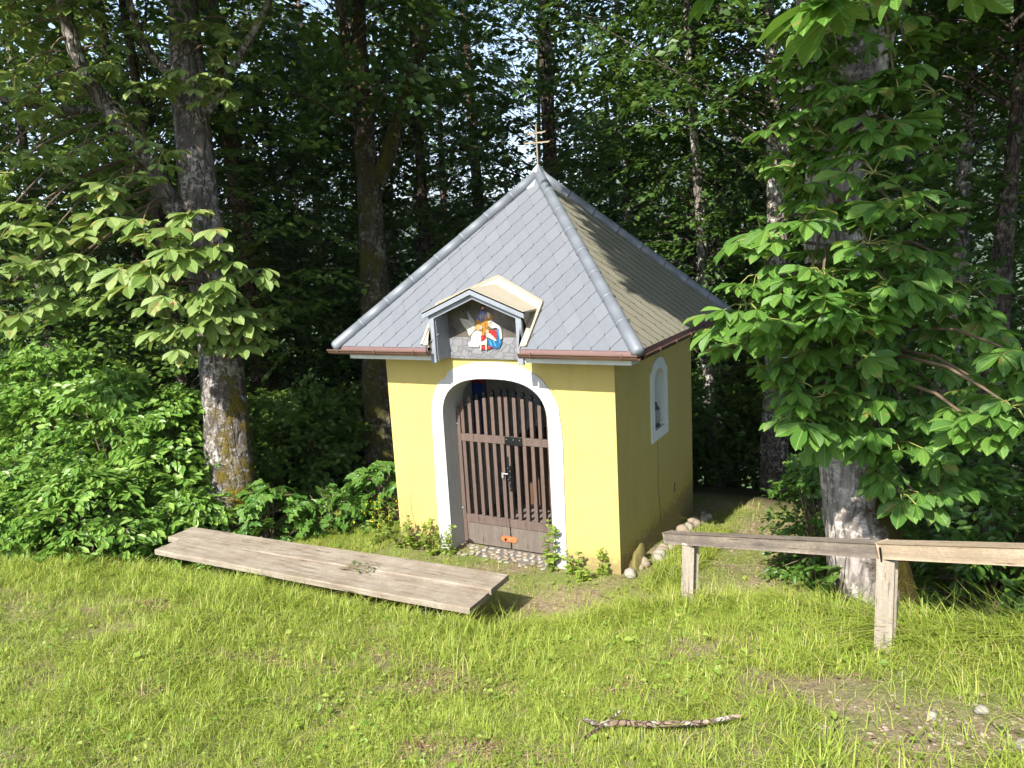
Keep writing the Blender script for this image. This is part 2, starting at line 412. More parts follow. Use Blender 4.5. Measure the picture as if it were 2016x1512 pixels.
# ------------------------------------------------------------------ chapel
W, D = 2.5, 2.47
OV, HE, HA = .329, 2.206, 3.808
OF, HF = .2526, 2.066
chapel = empty('chapel', (W/2, D/2, 0))
tag(chapel, 'small yellow wayside chapel with grey pyramid roof, white arched doorway and picket gate', 'chapel')

def arch_curve(c, hw, spring, rise, z0, n=2.7, k=28):
    """points from bottom left up round the arch to bottom right"""
    th = np.linspace(np.pi, 0, k)
    xs = c+hw*np.sign(np.cos(th))*np.abs(np.cos(th))**(2/n); zs = spring+rise*np.abs(np.sin(th))**(2/n)
    P = [(c-hw, z0), (c-hw, (z0+spring)/2)]+list(zip(xs, zs))+[(c+hw, (z0+spring)/2), (c+hw, z0)]
    return np.array(P)
def wall_face(u0, u1, z0, z1, curve):
    """2D quads of a rectangle with an arch hole whose curve may reach z0; returns (V2,F)"""
    mb = MB(); cu = curve
    V = []; F = []
    def q(a, b, c, d):
        n = len(V); V.extend([a, b, c, d]); F.append([n, n+1, n+2, n+3])
    l, r = cu[0][0], cu[-1][0]; zb = cu[0][1]
    for i in range(4):
        za, zc = z0+(z1-z0)*i/4, z0+(z1-z0)*(i+1)/4
        q((u0, za), (l, za), (l, zc), (u0, zc)); q((r, za), (u1, za), (u1, zc), (r, zc))
    for i in range(len(cu)-1):
        a, b = cu[i], cu[i+1]
        if abs(a[0]-b[0]) < 1e-6: continue
        q(tuple(a), tuple(b), (b[0], z1), (a[0], z1))
    if zb > z0+1e-6: q((l, z0), (r, z0), (r, zb), (l, zb))
    return np.array(V), F
ZB, ZT = -.55, 2.2
door_in = arch_curve(1.245, .585, 1.42, .44, ZB)
niche_in = arch_curve(1.235, .175, 1.60, .19, 1.16, n=2.2, k=16)
wb = MB()
V2, F2 = wall_face(0, W, ZB, ZT, door_in)
wb.put(np.c_[V2[:, 0], np.zeros(len(V2)), V2[:, 1]], F2, 0)
V2, F2 = wall_face(0, D, ZB, ZT, niche_in)
wb.put(np.c_[np.full(len(V2), W), V2[:, 0], V2[:, 1]], F2, 0)
wb.put([(0, 0, ZB), (0, D, ZB), (0, D, ZT), (0, 0, ZT)], [[0, 1, 2, 3]], 0)
wb.put([(0, D, ZB), (W, D, ZB), (W, D, ZT), (0, D, ZT)], [[0, 1, 2, 3]], 0)
wb.put([(0, 0, ZT), (W, 0, ZT), (W, D, ZT), (0, D, ZT)], [[0, 1, 2, 3]], 0)
wall = wb.build('wall', [YELLOW], chapel)
# interior room
ib = MB(); TH = .34
V2, F2 = wall_face(TH, W-TH, -.2, 2.1, arch_curve(1.245, .60, 1.42, .44, -.2))
ib.put(np.c_[V2[:, 0], np.full(len(V2), TH), V2[:, 1]], F2)
x0, x1, y0, y1 = TH, W-TH, TH, D-.32
ib.put([(x0, y0, -.2), (x0, y1, -.2), (x0, y1, 2.1), (x0, y0, 2.1)], [[0, 1, 2, 3]])
ib.put([(x1, y0, -.2), (x1, y1, -.2), (x1, y1, 2.1), (x1, y0, 2.1)], [[0, 1, 2, 3]])
ib.put([(x0, y1, -.2), (x1, y1, -.2), (x1, y1, 2.1), (x0, y1, 2.1)], [[0, 1, 2, 3]])
ib.put([(x0, y0, 2.1), (x1, y0, 2.1), (x1, y1, 2.1), (x0, y1, 2.1)], [[0, 1, 2, 3]])
ib.put([(x0-.2, -.02, .012), (x1+.2, -.02, .012), (x1+.2, y1, .012), (x0-.2, y1, .012)], [[0, 1, 2, 3]], 1)
ib.build('interior', [GREYWHITE, mat_plain('floor_stone', c4(.16, .14, .12), .9)], chapel)
# white arch surround: a raised band plus the reveal
def band(inner, outer, y0, y1, name, mat, parent, plane='y', pos=0.0, thick=.012, inner_depth=.3):
    mb = MB(); n = len(inner)
    def P(p, d):
        return (p[0], pos-d, p[1]) if plane == 'y' else (pos+d, p[0], p[1])
    V = [P(p, thick) for p in inner]+[P(p, thick) for p in outer]+[P(p, -.03) for p in outer]+[P(p, -inner_depth) for p in inner]
    F = []
    for i in range(n-1):
        F.append([i, i+1, n+i+1, n+i]); F.append([n+i, n+i+1, 2*n+i+1, 2*n+i]); F.append([i, i+1, 3*n+i+1, 3*n+i])
    mb.put(V, F); return mb.build(name, [mat], parent)
jit = np.random.default_rng(3)
outer = arch_curve(1.245, .722, 1.33, .69, ZB, n=2.55)
inner = arch_curve(1.245, .582, 1.42, .437, ZB)
outer[:, 0] += jit.normal(0, .006, len(outer)); outer[2:-2, 1] += jit.normal(0, .004, len(outer)-4)
band(inner, outer, 0, 0, 'door_surround', WHITE, chapel, 'y', 0.0, .014, .345)

# side niche
nb = MB()
niche_out = [(0.965, 1.055), (0.965, 1.77), (1.005, 1.775), (1.02, 1.80)]
for a in np.linspace(np.pi*.92, np.pi*.08, 12):
    niche_out.append((1.235+.215*math.cos(a), 1.765+.135*math.sin(a)))
niche_out += [(1.45, 1.80), (1.465, 1.775), (1.505, 1.77), (1.505, 1.055)]
niche_out = np.array(niche_out)
ni = arch_curve(1.235, .173, 1.60, .188, 1.162, n=2.2, k=len(niche_out)-4)
side_niche = band(ni, niche_out, 0, 0, 'niche', GREYWHITE, chapel, 'x', W, .016, .17)
b = MB()
b.put([(W+.016, 1.062, 1.162), (W+.016, 1.408, 1.162), (W+.016, 1.505, 1.055), (W+.016, .965, 1.055)], [[0, 1, 2, 3]])
b.put([(W+.016, .965, 1.055), (W+.016, 1.505, 1.055), (W-.02, 1.505, 1.055), (W-.02, .965, 1.055)], [[0, 1, 2, 3]])
b.put([(W-.17, 1.0, 1.1), (W-.17, 1.5, 1.1), (W-.17, 1.5, 1.85), (W-.17, 1.0, 1.85)], [[0, 1, 2, 3]])
b.put([(W+.015, 1.06, 1.163), (W+.015, 1.41, 1.163), (W-.17, 1.41, 1.163), (W-.17, 1.06, 1.163)], [[0, 1, 2, 3]])
b.build('niche_back', [GREYWHITE], side_niche)
# hairline crack below the niche
cr = spline([(W+.001, 1.16, 1.05), (W+.001, 1.165, .8), (W+.001, 1.15, .55), (W+.001, 1.19, .33), (W+.001, 1.21, .1)], 22)
cr[:, 1] += jit.normal(0, .004, len(cr))
b = MB(); b.tube(cr, np.linspace(.0022, .0045, len(cr)), 4); b.build('wall_crack', [mat_plain('crack_dark', c4(.10, .10, .05), .95)], chapel)
b = MB(); b.box((W-.02, 1.72, .30), (W+.0015, 1.752, .41), 0); b.build('vent_slot', [mat_plain('slot_dark', c4(.06, .05, .03), .95)], chapel)

# --- roof base (pyramid), tiles
apex = np.array([W/2, D/2, HA]); EX0, EX1, EY0, EY1 = -OV, W+OV, -OV, D+OV
eave = [np.array(p) for p in ((EX0, EY0, HE), (EX1, EY0, HE), (EX1, EY1, HE), (EX0, EY1, HE))]
rb = MB()
DX0, DX1 = .755, 1.745          # dormer outer faces
DC, ZE, ZR = 1.25, 2.505, 2.705  # dormer centre, eave and ridge heights
def slope_y(z): return -OV+(z-HE)*(D/2+OV)/(HA-HE)
def sl_pt(x, z): return np.array([x, slope_y(z), z])
notch = [sl_pt(DX0+.006, HE), sl_pt(DX0+.006, ZE+.01), sl_pt(DC, ZR+.02), sl_pt(DX1-.006, ZE+.01), sl_pt(DX1-.006, HE)]
rb.put([eave[0], *notch, eave[1], apex], [[0, 1, 2, 7], [2, 3, 7], [3, 4, 7], [4, 5, 6, 7]], 0)
rb.put([*eave, apex], [[1, 2, 4], [2, 3, 4], [3, 0, 4]], 0)
lo = [p-np.array([0, 0, .05]) for p in eave]
rb.put([*eave, *lo], [[1, 2, 6, 5], [2, 3, 7, 6], [3, 0, 4, 7]], 0)
dn = np.array([0, 0, -.05])
rb.put([eave[0], notch[0], notch[0]+dn, lo[0]], [[0, 1, 2, 3]], 0); rb.put([notch[4], eave[1], lo[1], notch[4]+dn], [[0, 1, 2, 3]], 0)
roof = rb.build('roof', [TILE_UNDER], chapel)
AU, AV = .084, .136
def clip_poly(poly, a, b):
    """keep the side left of a->b"""
    out = []
    def s(p): return (b[0]-a[0])*(p[1]-a[1])-(b[1]-a[1])*(p[0]-a[0])
    for i in range(len(poly)):
        p, q = poly[i], poly[(i+1) % len(poly)]; sp_, sq = s(p), s(q)
        if sp_ >= 0: out.append(p)
        if (sp_ >= 0) != (sq >= 0):
            t = sp_/(sp_-sq); out.append((p[0]+(q[0]-p[0])*t, p[1]+(q[1]-p[1])*t))
    return out
def tile_mesh(poly, c, hook=True, hs=.0055):
    def hgt(p): return .003+.0065*(1-((p[1]-c[1])/(2*AV)))
    g = 0.0016; cx = sum(p[0] for p in poly)/len(poly); cyy = sum(p[1] for p in poly)/len(poly)
    pp = [(p[0]+(cx-p[0])*.003, p[1]+(cyy-p[1])*.003) for p in poly]
    n = len(pp)
    V = [(p[0]-c[0], p[1]-c[1], hgt(p)) for p in pp]+[(p[0]-c[0], p[1]-c[1], 0.0) for p in pp]
    F = [list(range(n))]; fm = [0]
    for i in range(n): F.append([i, n+i, n+(i+1) % n, (i+1) % n]); fm.append(1)
    lowp = min(poly, key=lambda p: p[1])
    if hook and abs(lowp[1]-c[1]) < .01:   # storm hook at the tip
        x, y, h = lowp[0]-c[0], lowp[1]-c[1], .0125; k = len(V); s = hs
        V += [(x-s, y, h), (x+s, y, h), (x+s, y+.016, h), (x-s, y+.016, h), (x-s, y-.003, 0), (x+s, y-.003, 0)]
        F += [[k, k+1, k+2, k+3], [k+4, k+5, k+1, k]]; fm += [1, 1]
    return V, F, fm
tri_len = math.hypot(W/2+OV, HA-HE)
def tile_face(mid, udir, half, run, skip=None, joined=None, u_phase=0.0, TM=TILE):
    s = np.array([-udir[1], udir[0], 0])*run; s[2] = HA-HE; L = np.linalg.norm(s); s = s/L
    nrm_ = np.cross(udir, s)
    R = Matrix(((udir[0], s[0], nrm_[0], mid[0]), (udir[1], s[1], nrm_[1], mid[1]), (udir[2], s[2], nrm_[2], mid[2]), (0, 0, 0, 1)))
    tri = [(-half, -.012), (half, -.012), (0, L)]
    full = None; rows = int(L/AV)+2; mbj = MB()
    for r in range(-2, rows):
        for cidx in range(-14, 15):
            u = u_phase+cidx*2*AU+(AU if r % 2 else 0); v0 = .01+r*AV
            poly = [(u, v0), (u+AU, v0+AV), (u, v0+2*AV), (u-AU, v0+AV)]
            pc = poly
            for i in range(3): pc = clip_poly(pc, tri[i], tri[(i+1) % 3]) if len(pc) > 2 else []
            if len(pc) < 3: continue
            ar = abs(sum(pc[i][0]*pc[(i+1) % len(pc)][1]-pc[(i+1) % len(pc)][0]*pc[i][1] for i in range(len(pc))))/2
            if ar < .0012: continue
            cu = sum(p[0] for p in pc)/len(pc); cv = sum(p[1] for p in pc)/len(pc)
            if skip and skip(cu, cv): continue
            isfull = abs(ar-2*AU*AV) < 1e-5
            V, F, fm = tile_mesh(pc, (u, v0), True, .0022 if TM is TILE else .005)
            if joined is not None:
                Vw = np.array([R @ Vector((p[0]+u, p[1]+v0, p[2])) for p in V]); 
                for f, m_ in zip(F, fm): pass
                base = mbj.n; mbj.V.append(Vw); mbj.F += [[i+base for i in f] for f in F]; mbj.m += fm; mbj.n += len(Vw)
                continue
            if isfull:
                if full is None: full = make_mesh('roof_tile', V, F, [TM, TILE_EDGE], fm)
                me = full
            else: me = make_mesh('roof_tile', V, F, [TM, TILE_EDGE], fm)
            o = bpy.data.objects.new('roof_tile', me); COL.objects.link(o); o.parent = roof
            o.matrix_local = Matrix.Translation(-Vector(WL[roof.name])) @ R @ Matrix.Translation((u, v0, 0)) @ Matrix.Rotation(float(jit.normal(0, .006)), 4, 'Z')
    if joined is not None:
        o = mbj.build(joined, [TILE, TILE_EDGE], roof); o['kind'] = 'stuff'
dorm_skip = lambda u, v: (abs(u) < .40 and v < .44) or (v < .66-.62*abs(u) and abs(u) < .45)
tile_face(np.array([W/2, EY0, HE]), np.array([1.0, 0, 0]), W/2+OV, D/2+OV, dorm_skip)
tile_face(np.array([EX1, D/2, HE]), np.array([0, 1.0, 0]), D/2+OV, W/2+OV, None, TM=TILE_B)
tile_face(np.array([W/2, EY1, HE]), np.array([-1.0, 0, 0]), W/2+OV, D/2+OV, None, 'rear_tiles')
tile_face(np.array([EX0, D/2, HE]), np.array([0, -1.0, 0]), D/2+OV, W/2+OV, None, 'far_side_tiles')
# hip caps
def hip(corner):
    p0 = corner+np.array([0, 0, .012]); p1 = apex+np.array([0, 0, .015]); d = p1-p0; L = np.linalg.norm(d); d /= L
    p0 = p0-d*.03; nseg = 8; Ls = (L-.02)/nseg
    for i in range(nseg):
        a = p0+d*Ls*i; bq = p0+d*(Ls*(i+1)+.02)
        if i == 0: P = [a-d*.03, a-d*.024, a-d*.012, a+d*.01, a+d*Ls*.5, bq]; r = [.012, .038, .052, .059, .059, .056]
        else: P = [a-d*.0, a+d*.002, a+d*.016, a+d*.018, a+d*Ls*.5, bq]; r = [.053, .062, .062, .0585, .058, .0555]
        mb = MB(); mb.tube(P, r, 16); mb.build('hip_cap', [ZINC], roof, a, smooth=True)
for c in eave: hip(c)
# sheet metal cap at the apex
cb = MB(); hw = .16; zc = 3.70
ring = [(W/2-hw, D/2-hw, zc), (W/2, D/2-hw*.86, zc-.045), (W/2+hw, D/2-hw, zc), (W/2+hw*.86, D/2, zc-.045), (W/2+hw, D/2+hw, zc), (W/2, D/2+hw*.86, zc-.045), (W/2-hw, D/2+hw, zc), (W/2-hw*.86, D/2, zc-.045)]
midr = [(W/2+(p[0]-W/2)*.45, D/2+(p[1]-D/2)*.45, 3.81+(.012 if i % 2 == 0 else -.012)) for i, p in enumerate(ring)]
Vc = ring+midr+[(W/2, D/2, 3.935)]
Fc = [[i, (i+1) % 8, 8+(i+1) % 8, 8+i] for i in range(8)]+[[8+i, 8+(i+1) % 8, 16] for i in range(8)]
cb.put(Vc, Fc); cb.build('roof_cap', [ZINC], roof)
# cross
cross = empty('cross', (W/2, D/2, 3.93), chapel)
b = MB(); b.beam((W/2, D/2, 3.90), (W/2, D/2, 4.30), .016, .016, 0, .003, (0, 1, 0)); b.put(*tube([(W/2, D/2, 4.295), (W/2, D/2, 4.315), (W/2, D/2, 4.33)], [.009, .012, .002], 6)); b.build('cross_post', [BRASS], cross)
for z, h, s in ((4.140, .138, -.004), (4.236, .098, .003)):
    b = MB(); b.beam((W/2-h, D/2-.004, z-s), (W/2+h, D/2-.004, z+s), .013, .017, 0, .003)
    for sg in (-1, 1): b.put(*tube([(W/2+sg*(h-.004), D/2-.004, z+sg*s), (W/2+sg*(h+.012), D/2-.004, z+sg*s+.004)], [.011, .006], 6))
    b.build('cross_bar', [BRASS], cross)

# --- eaves: fascia boards, soffit, gutters, drip strips
def board(name, a, b_, mat, parent=chapel, bev=.002):
    m = MB(); m.box(np.array(a), np.array(b_), 0, bev); return m.build(name, [mat], parent)
ZF1 = HE-.045
board('fascia_board', (-OF, -OF, HF), (DX0-.002, -OF+.022, ZF1), FASC)
board('fascia_board', (DX1+.002, -OF, HF), (W+OF, -OF+.022, ZF1), FASC)
board('fascia_board', (W+OF-.022, -OF+.023, HF), (W+OF, D+OF-.023, ZF1), FASC)
board('fascia_board', (-OF, -OF+.023, HF), (-OF+.022, D+OF-.023, ZF1), FASC)
board('fascia_board', (-OF, D+OF-.022, HF), (W+OF, D+OF, ZF1), FASC)
board('soffit', (-OF+.024, -OF+.024, HF+.018), (-.002, D+OF-.024, HF+.03), TRIM)
board('soffit', (W+.002, -OF+.024, HF+.018), (W+OF-.024, D+OF-.024, HF+.03), TRIM)
board('soffit', (.0, -OF+.024, HF+.018), (DX0-.004, -.002, HF+.03), TRIM)
board('soffit', (DX1+.004, -OF+.024, HF+.018), (W, -.002, HF+.03), TRIM)
GR = .045; GZC = HE-.038
def gutter(p, q, out, name='gutter', ends=(True, True)):
    """half-round trough from p to q; out = outward unit vector"""
    p = np.array(p, float); q = np.array(q, float); out = np.array(out, float); up = np.array([0, 0, 1.0])
    a = np.linspace(np.pi, 2*np.pi, 13)
    prof = [(GR*math.cos(t), GR*math.sin(t)) for t in a]
    bead = [(GR+.004+.0075*math.cos(t), .003+.0075*math.sin(t)) for t in np.linspace(np.pi*1.3, -np.pi*.6, 9)]
    innr = [((GR-.003)*math.cos(t), (GR-.003)*math.sin(t)) for t in a[::-1]]
    pr = prof+bead+innr; n = len(pr); mb = MB()
    V = [p+out*x+up*z for x, z in pr]+[q+out*x+up*z for x, z in pr]
    mb.put(V, [[i, (i+1) % n, n+(i+1) % n, n+i] for i in range(n)])
    for e, pt in zip(ends, (p, q)):
        if e: mb.put([pt+out*x+up*z for x, z in prof], [list(range(len(prof)))])
    g = mb.build(name, [COPPER], chapel, (p+q)/2)
    L = np.linalg.norm(q-p); nb_ = max(2, int(L/.6)+1); d = (q-p)/L
    for i in range(nb_):
        c = p+d*(L*(.12+.76*i/(nb_-1))); m2 = MB()
        ring_ = [(GR+.003)*np.array([math.cos(t), math.sin(t)]) for t in np.linspace(np.pi, 2*np.pi, 9)]
        V = [c+d*s_*.009+out*x+up*z for s_ in (-1, 1) for x, z in ring_]
        m2.put(V, [[j, j+1, 9+j+1, 9+j] for j in range(8)])
        m2.beam(c+out*(GR+.008)-up*.012, c+out*(GR+.008)+up*.014, .022, .008, 0, .001, tuple(d))
        m2.build('gutter_bracket', [COPPER], g, c)
    return g
yo = -OV-.028
gutter((-OV-.085, yo, GZC), (DX0+.035, yo, GZC), (0, -1, 0))
gutter((DX1+.01, yo, GZC), (W+OV+.028, yo, GZC), (0, -1, 0), ends=(True, False))
gutter((W+OV+.028, yo, GZC), (W+OV+.028, D+OV+.05, GZC), (1, 0, 0), ends=(False, True))
gutter((-OV-.028, D+OV+.05, GZC), (-OV-.028, -OV+.06, GZC), (-1, 0, 0))
for nm, a, b_, o_ in (('l', (-OV+.01, -OV), (DX0-.01, -OV), (0, -1)), ('r', (DX1+.012, -OV), (W+OV+.0, -OV), (0, -1)), ('s', (W+OV, -OV), (W+OV, D+OV), (1, 0))):
    m = MB(); zt, zb = HE+.002, HE-.062
    a3, b3 = np.array([*a, zt]), np.array([*b_, zt]); of = np.array([*o_, 0.0])
    V = [a3+of*.008, b3+of*.008, b3+of*.016+np.array([0, 0, zb-zt]), a3+of*.016+np.array([0, 0, zb-zt])]
    V += [v-of*.004 for v in V]
    m.put(V, [[0, 1, 2, 3], [4, 5, 6, 7], [0, 1, 5, 4], [2, 3, 7, 6]]); m.build('drip_strip', [DRIP], chapel)

# --- dormer with the painted panel
dormer = empty('dormer', (1.25, -OF, HF), chapel)
YF = -OF-.004; PW = .058
for x0_, x1_ in ((DX0, DX0+PW), (DX1-PW, DX1)):
    m = MB(); m.box(np.array((x0_, YF-.02, HF-.018)), np.array((x1_, YF+.015, ZE-.006)), 0, .002); m.build('frame_post', [TRIM], dormer)
def gable_beam(name, zoff0, th, y0_, y1_, ext, mat):
    for sg in (-1, 1):
        m = MB(); xo = DC+sg*((DX1-DX0)/2+ext); sl = (ZR-ZE)/((DX1-DX0)/2)
        za = ZR+zoff0; zb = ZE+zoff0-sl*ext
        V = [(DC, y0_, za), (xo, y0_, zb), (xo, y0_, zb-th), (DC, y0_, za-th), (DC, y1_, za), (xo, y1_, zb), (xo, y1_, zb-th), (DC, y1_, za-th)]
        m.put(V, [[0, 1, 2, 3], [4, 5, 6, 7], [0, 1, 5, 4], [3, 2, 6, 7], [1, 2, 6, 5], [0, 3, 7, 4]]); m.build(name, [mat], dormer)
gable_beam('frame_rafter', -.012, .045, YF-.018, YF+.013, 0, TRIM)
gable_beam('verge_board', .042, .056, YF-.055, YF-.021, .045, TRIM)
# dormer roof sheets running back into the main roof
for sg in (-1, 1):
    xo = DC+sg*((DX1-DX0)/2+.045); sl = (ZR-ZE)/((DX1-DX0)/2); zr = ZR+.046; ze = ZE+.046-sl*.045
    m = MB(); t = .018
    V = [(DC, YF-.055, zr), (xo, YF-.055, ze), (xo, slope_y(ze)+.02, ze), (DC, slope_y(zr)+.02, zr)]
    V += [(a, b_, c-t) for a, b_, c in V]
    m.put(V, [[0, 1, 2, 3], [4, 5, 6, 7], [0, 1, 5, 4], [1, 2, 6, 5], [2, 3, 7, 6]]); m.build('dormer_roof', [CREAM], dormer)
# cheeks: cream outside, grey inside
for sg in (-1, 1):
    xo = DC+sg*(DX1-DX0)/2
    for xx, mt, nm in ((xo-sg*.004, CREAM, 'cheek'), (xo-sg*.05, TRIM, 'cheek_lining')):
        m = MB(); yb = slope_y(HE)+.0; x2 = xx-sg*.012
        pts = [(YF+.012, HF+.005), (YF+.012, ZE), (slope_y(ZE)+.02, ZE), (slope_y(HE), HE), (.01, HF+.005)] if nm == 'cheek' else [(YF+.012, HF+.0), (YF+.012, ZE), (.01, ZE), (.01, HF+.0)]
        n = len(pts); V = [(xx, *p) for p in pts]+[(x2, *p) for p in pts]
        m.put(V, [list(range(n)), list(range(n, 2*n))]+[[i, (i+1) % n, n+(i+1) % n, n+i] for i in range(n)]); m.build(nm, [mt], dormer)
# flashing strips lying on the main roof around the dormer
sv = nrm(np.array([0, D/2+OV, HA-HE])); rn = np.array([0, -sv[2], sv[1]])
def on_roof(u, z, h=.02): return np.array([u, slope_y(z), z])+rn*h
def flash(a, b_, wa, wb_, lift=.016):
    """quad strip along a->b (on roof), widened by vectors wa, wb_"""
    m = MB(); V = [on_roof(*a, lift), on_roof(*b_, lift), on_roof(b_[0]+wb_[0], b_[1]+wb_[1], lift+.004), on_roof(a[0]+wa[0], a[1]+wa[1], lift+.004)]
    V += [v-rn*.014 for v in V]
    m.put(V, [[0, 1, 2, 3], [4, 5, 6, 7], [0, 1, 5, 4], [1, 2, 6, 5], [2, 3, 7, 6], [3, 0, 4, 7]]); m.build('flashing', [CREAM], dormer)
ze = ZE+.046-.02; zr = ZR+.046; hx = (DX1-DX0)/2+.045
for sg in (-1, 1):
    flash((DC, zr-.012), (DC+sg*hx, ze-.01), (0, .068), (sg*.030, .050))
    flash((DC+sg*(hx-.05), ze-.004), (DC+sg*(hx-.05), HE+.01), (sg*.080, .050), (sg*.062, 0))
    # raised rim of the flashing
    m = MB()
    P = [on_roof(DC, zr+.056, .024), on_roof(DC+sg*(hx+.030), ze+.043, .026), on_roof(DC+sg*(hx+.012), HE+.012, .022)]
    for a_, b_ in ((P[0], P[1]), (P[1]*.985+P[2]*.015, P[2])): m.beam(a_, b_, .018, .016, 0, .003)
    m.build('flashing_rim', [CREAM], dormer)
# painted panel
def mat_mural():
    k = NT('mural_rock_painting'); v = k.coord('Object'); s = k.n('ShaderNodeSeparateXYZ'); k.l(v, s.inputs[0])
    n1 = k.noise(v, 6, 6, .6); n2 = k.noise(v, 22, 5, .6)
    rock = k.mix(k.ramp(n1, [(.3, c4(0, 0, 0)), (.7, c4(1, 1, 1))]), c4(.028, .026, .026), c4(.155, .13, .105))
    rock = k.mix(k.ramp(n2, [(.5, c4(0, 0, 0)), (.75, c4(.5, .5, .5))]), rock, c4(.11, .11, .065))
    vo = k.n('ShaderNodeTexVoronoi', Scale=11.0, _feature='DISTANCE_TO_EDGE'); mp = k.coord('Object', (1, 1, 1.5)); k.l(mp, vo.inputs['Vector'])
    vc = k.n('ShaderNodeTexVoronoi', Scale=11.0); k.l(mp, vc.inputs['Vector'])
    bw = k.n('ShaderNodeRGBToBW'); k.l(vc.outputs['Color'], bw.inputs[0])
    cob = k.mix(bw.outputs[0], c4(.14, .143, .152), c4(.25, .25, .258))
    cob = k.mix(k.math('MULTIPLY', n2, .6), cob, c4(.13, .13, .14))
    cob = k.mix(k.ramp(vo.outputs['Distance'], [(.0, c4(1, 1, 1)), (.06, c4(0, 0, 0))]), cob, c4(.08, .08, .085))
    zz = k.math('ADD', s.outputs[2], k.math('MULTIPLY', n1, .02))
    f = k.math('GREATER_THAN', zz, 2.272-HF)
    col = k.mix(f, cob, rock)
    return k.done(k.pbr(col, .6, .3))
PY = -.03
m = MB(); il, ir = DX0+.05+.013, DX1-.05-.013
V = [(il, PY, HF-.012), (ir, PY, HF-.012), (ir, PY, ZE+.03), (DC, PY, ZR-.004), (il, PY, ZE+.03)]; n = 5
V += [(a, b_+.02, c) for a, b_, c in V]
m.put(V, [list(range(n)), list(range(n, 2*n))]+[[i, (i+1) % n, n+(i+1) % n, n+i] for i in range(n)])
panel = m.build('painted_panel', [mat_mural()], chapel, (1.25, PY, HF))
def paint(name, r, g, b, var=.3): return mat_plain(name, c4(r*.66, g*.66, b*.66), .6, .3, 0, var, 40, .05)
PM = dict(orange=paint('paint_ochre', .62, .27, .02), blue=paint('paint_blue', .16, .20, .55), cream=paint('paint_cream', .68, .63, .52, .2), white=paint('paint_white', .76, .75, .73, .15), skin=paint('paint_skin', .66, .42, .30, .15), dark=paint('paint_dark', .045, .03, .025), blond=paint('paint_blond', .62, .36, .12), red=paint('paint_red', .58, .03, .03), teal=paint('paint_teal', .015, .17, .40, .6), grey=paint('paint_grey', .45, .46, .46, .2), gold=paint('paint_gold', .35, .20, .04), sky=paint('paint_sky', .10, .42, .62), brown=paint('paint_brown', .18, .09, .05))
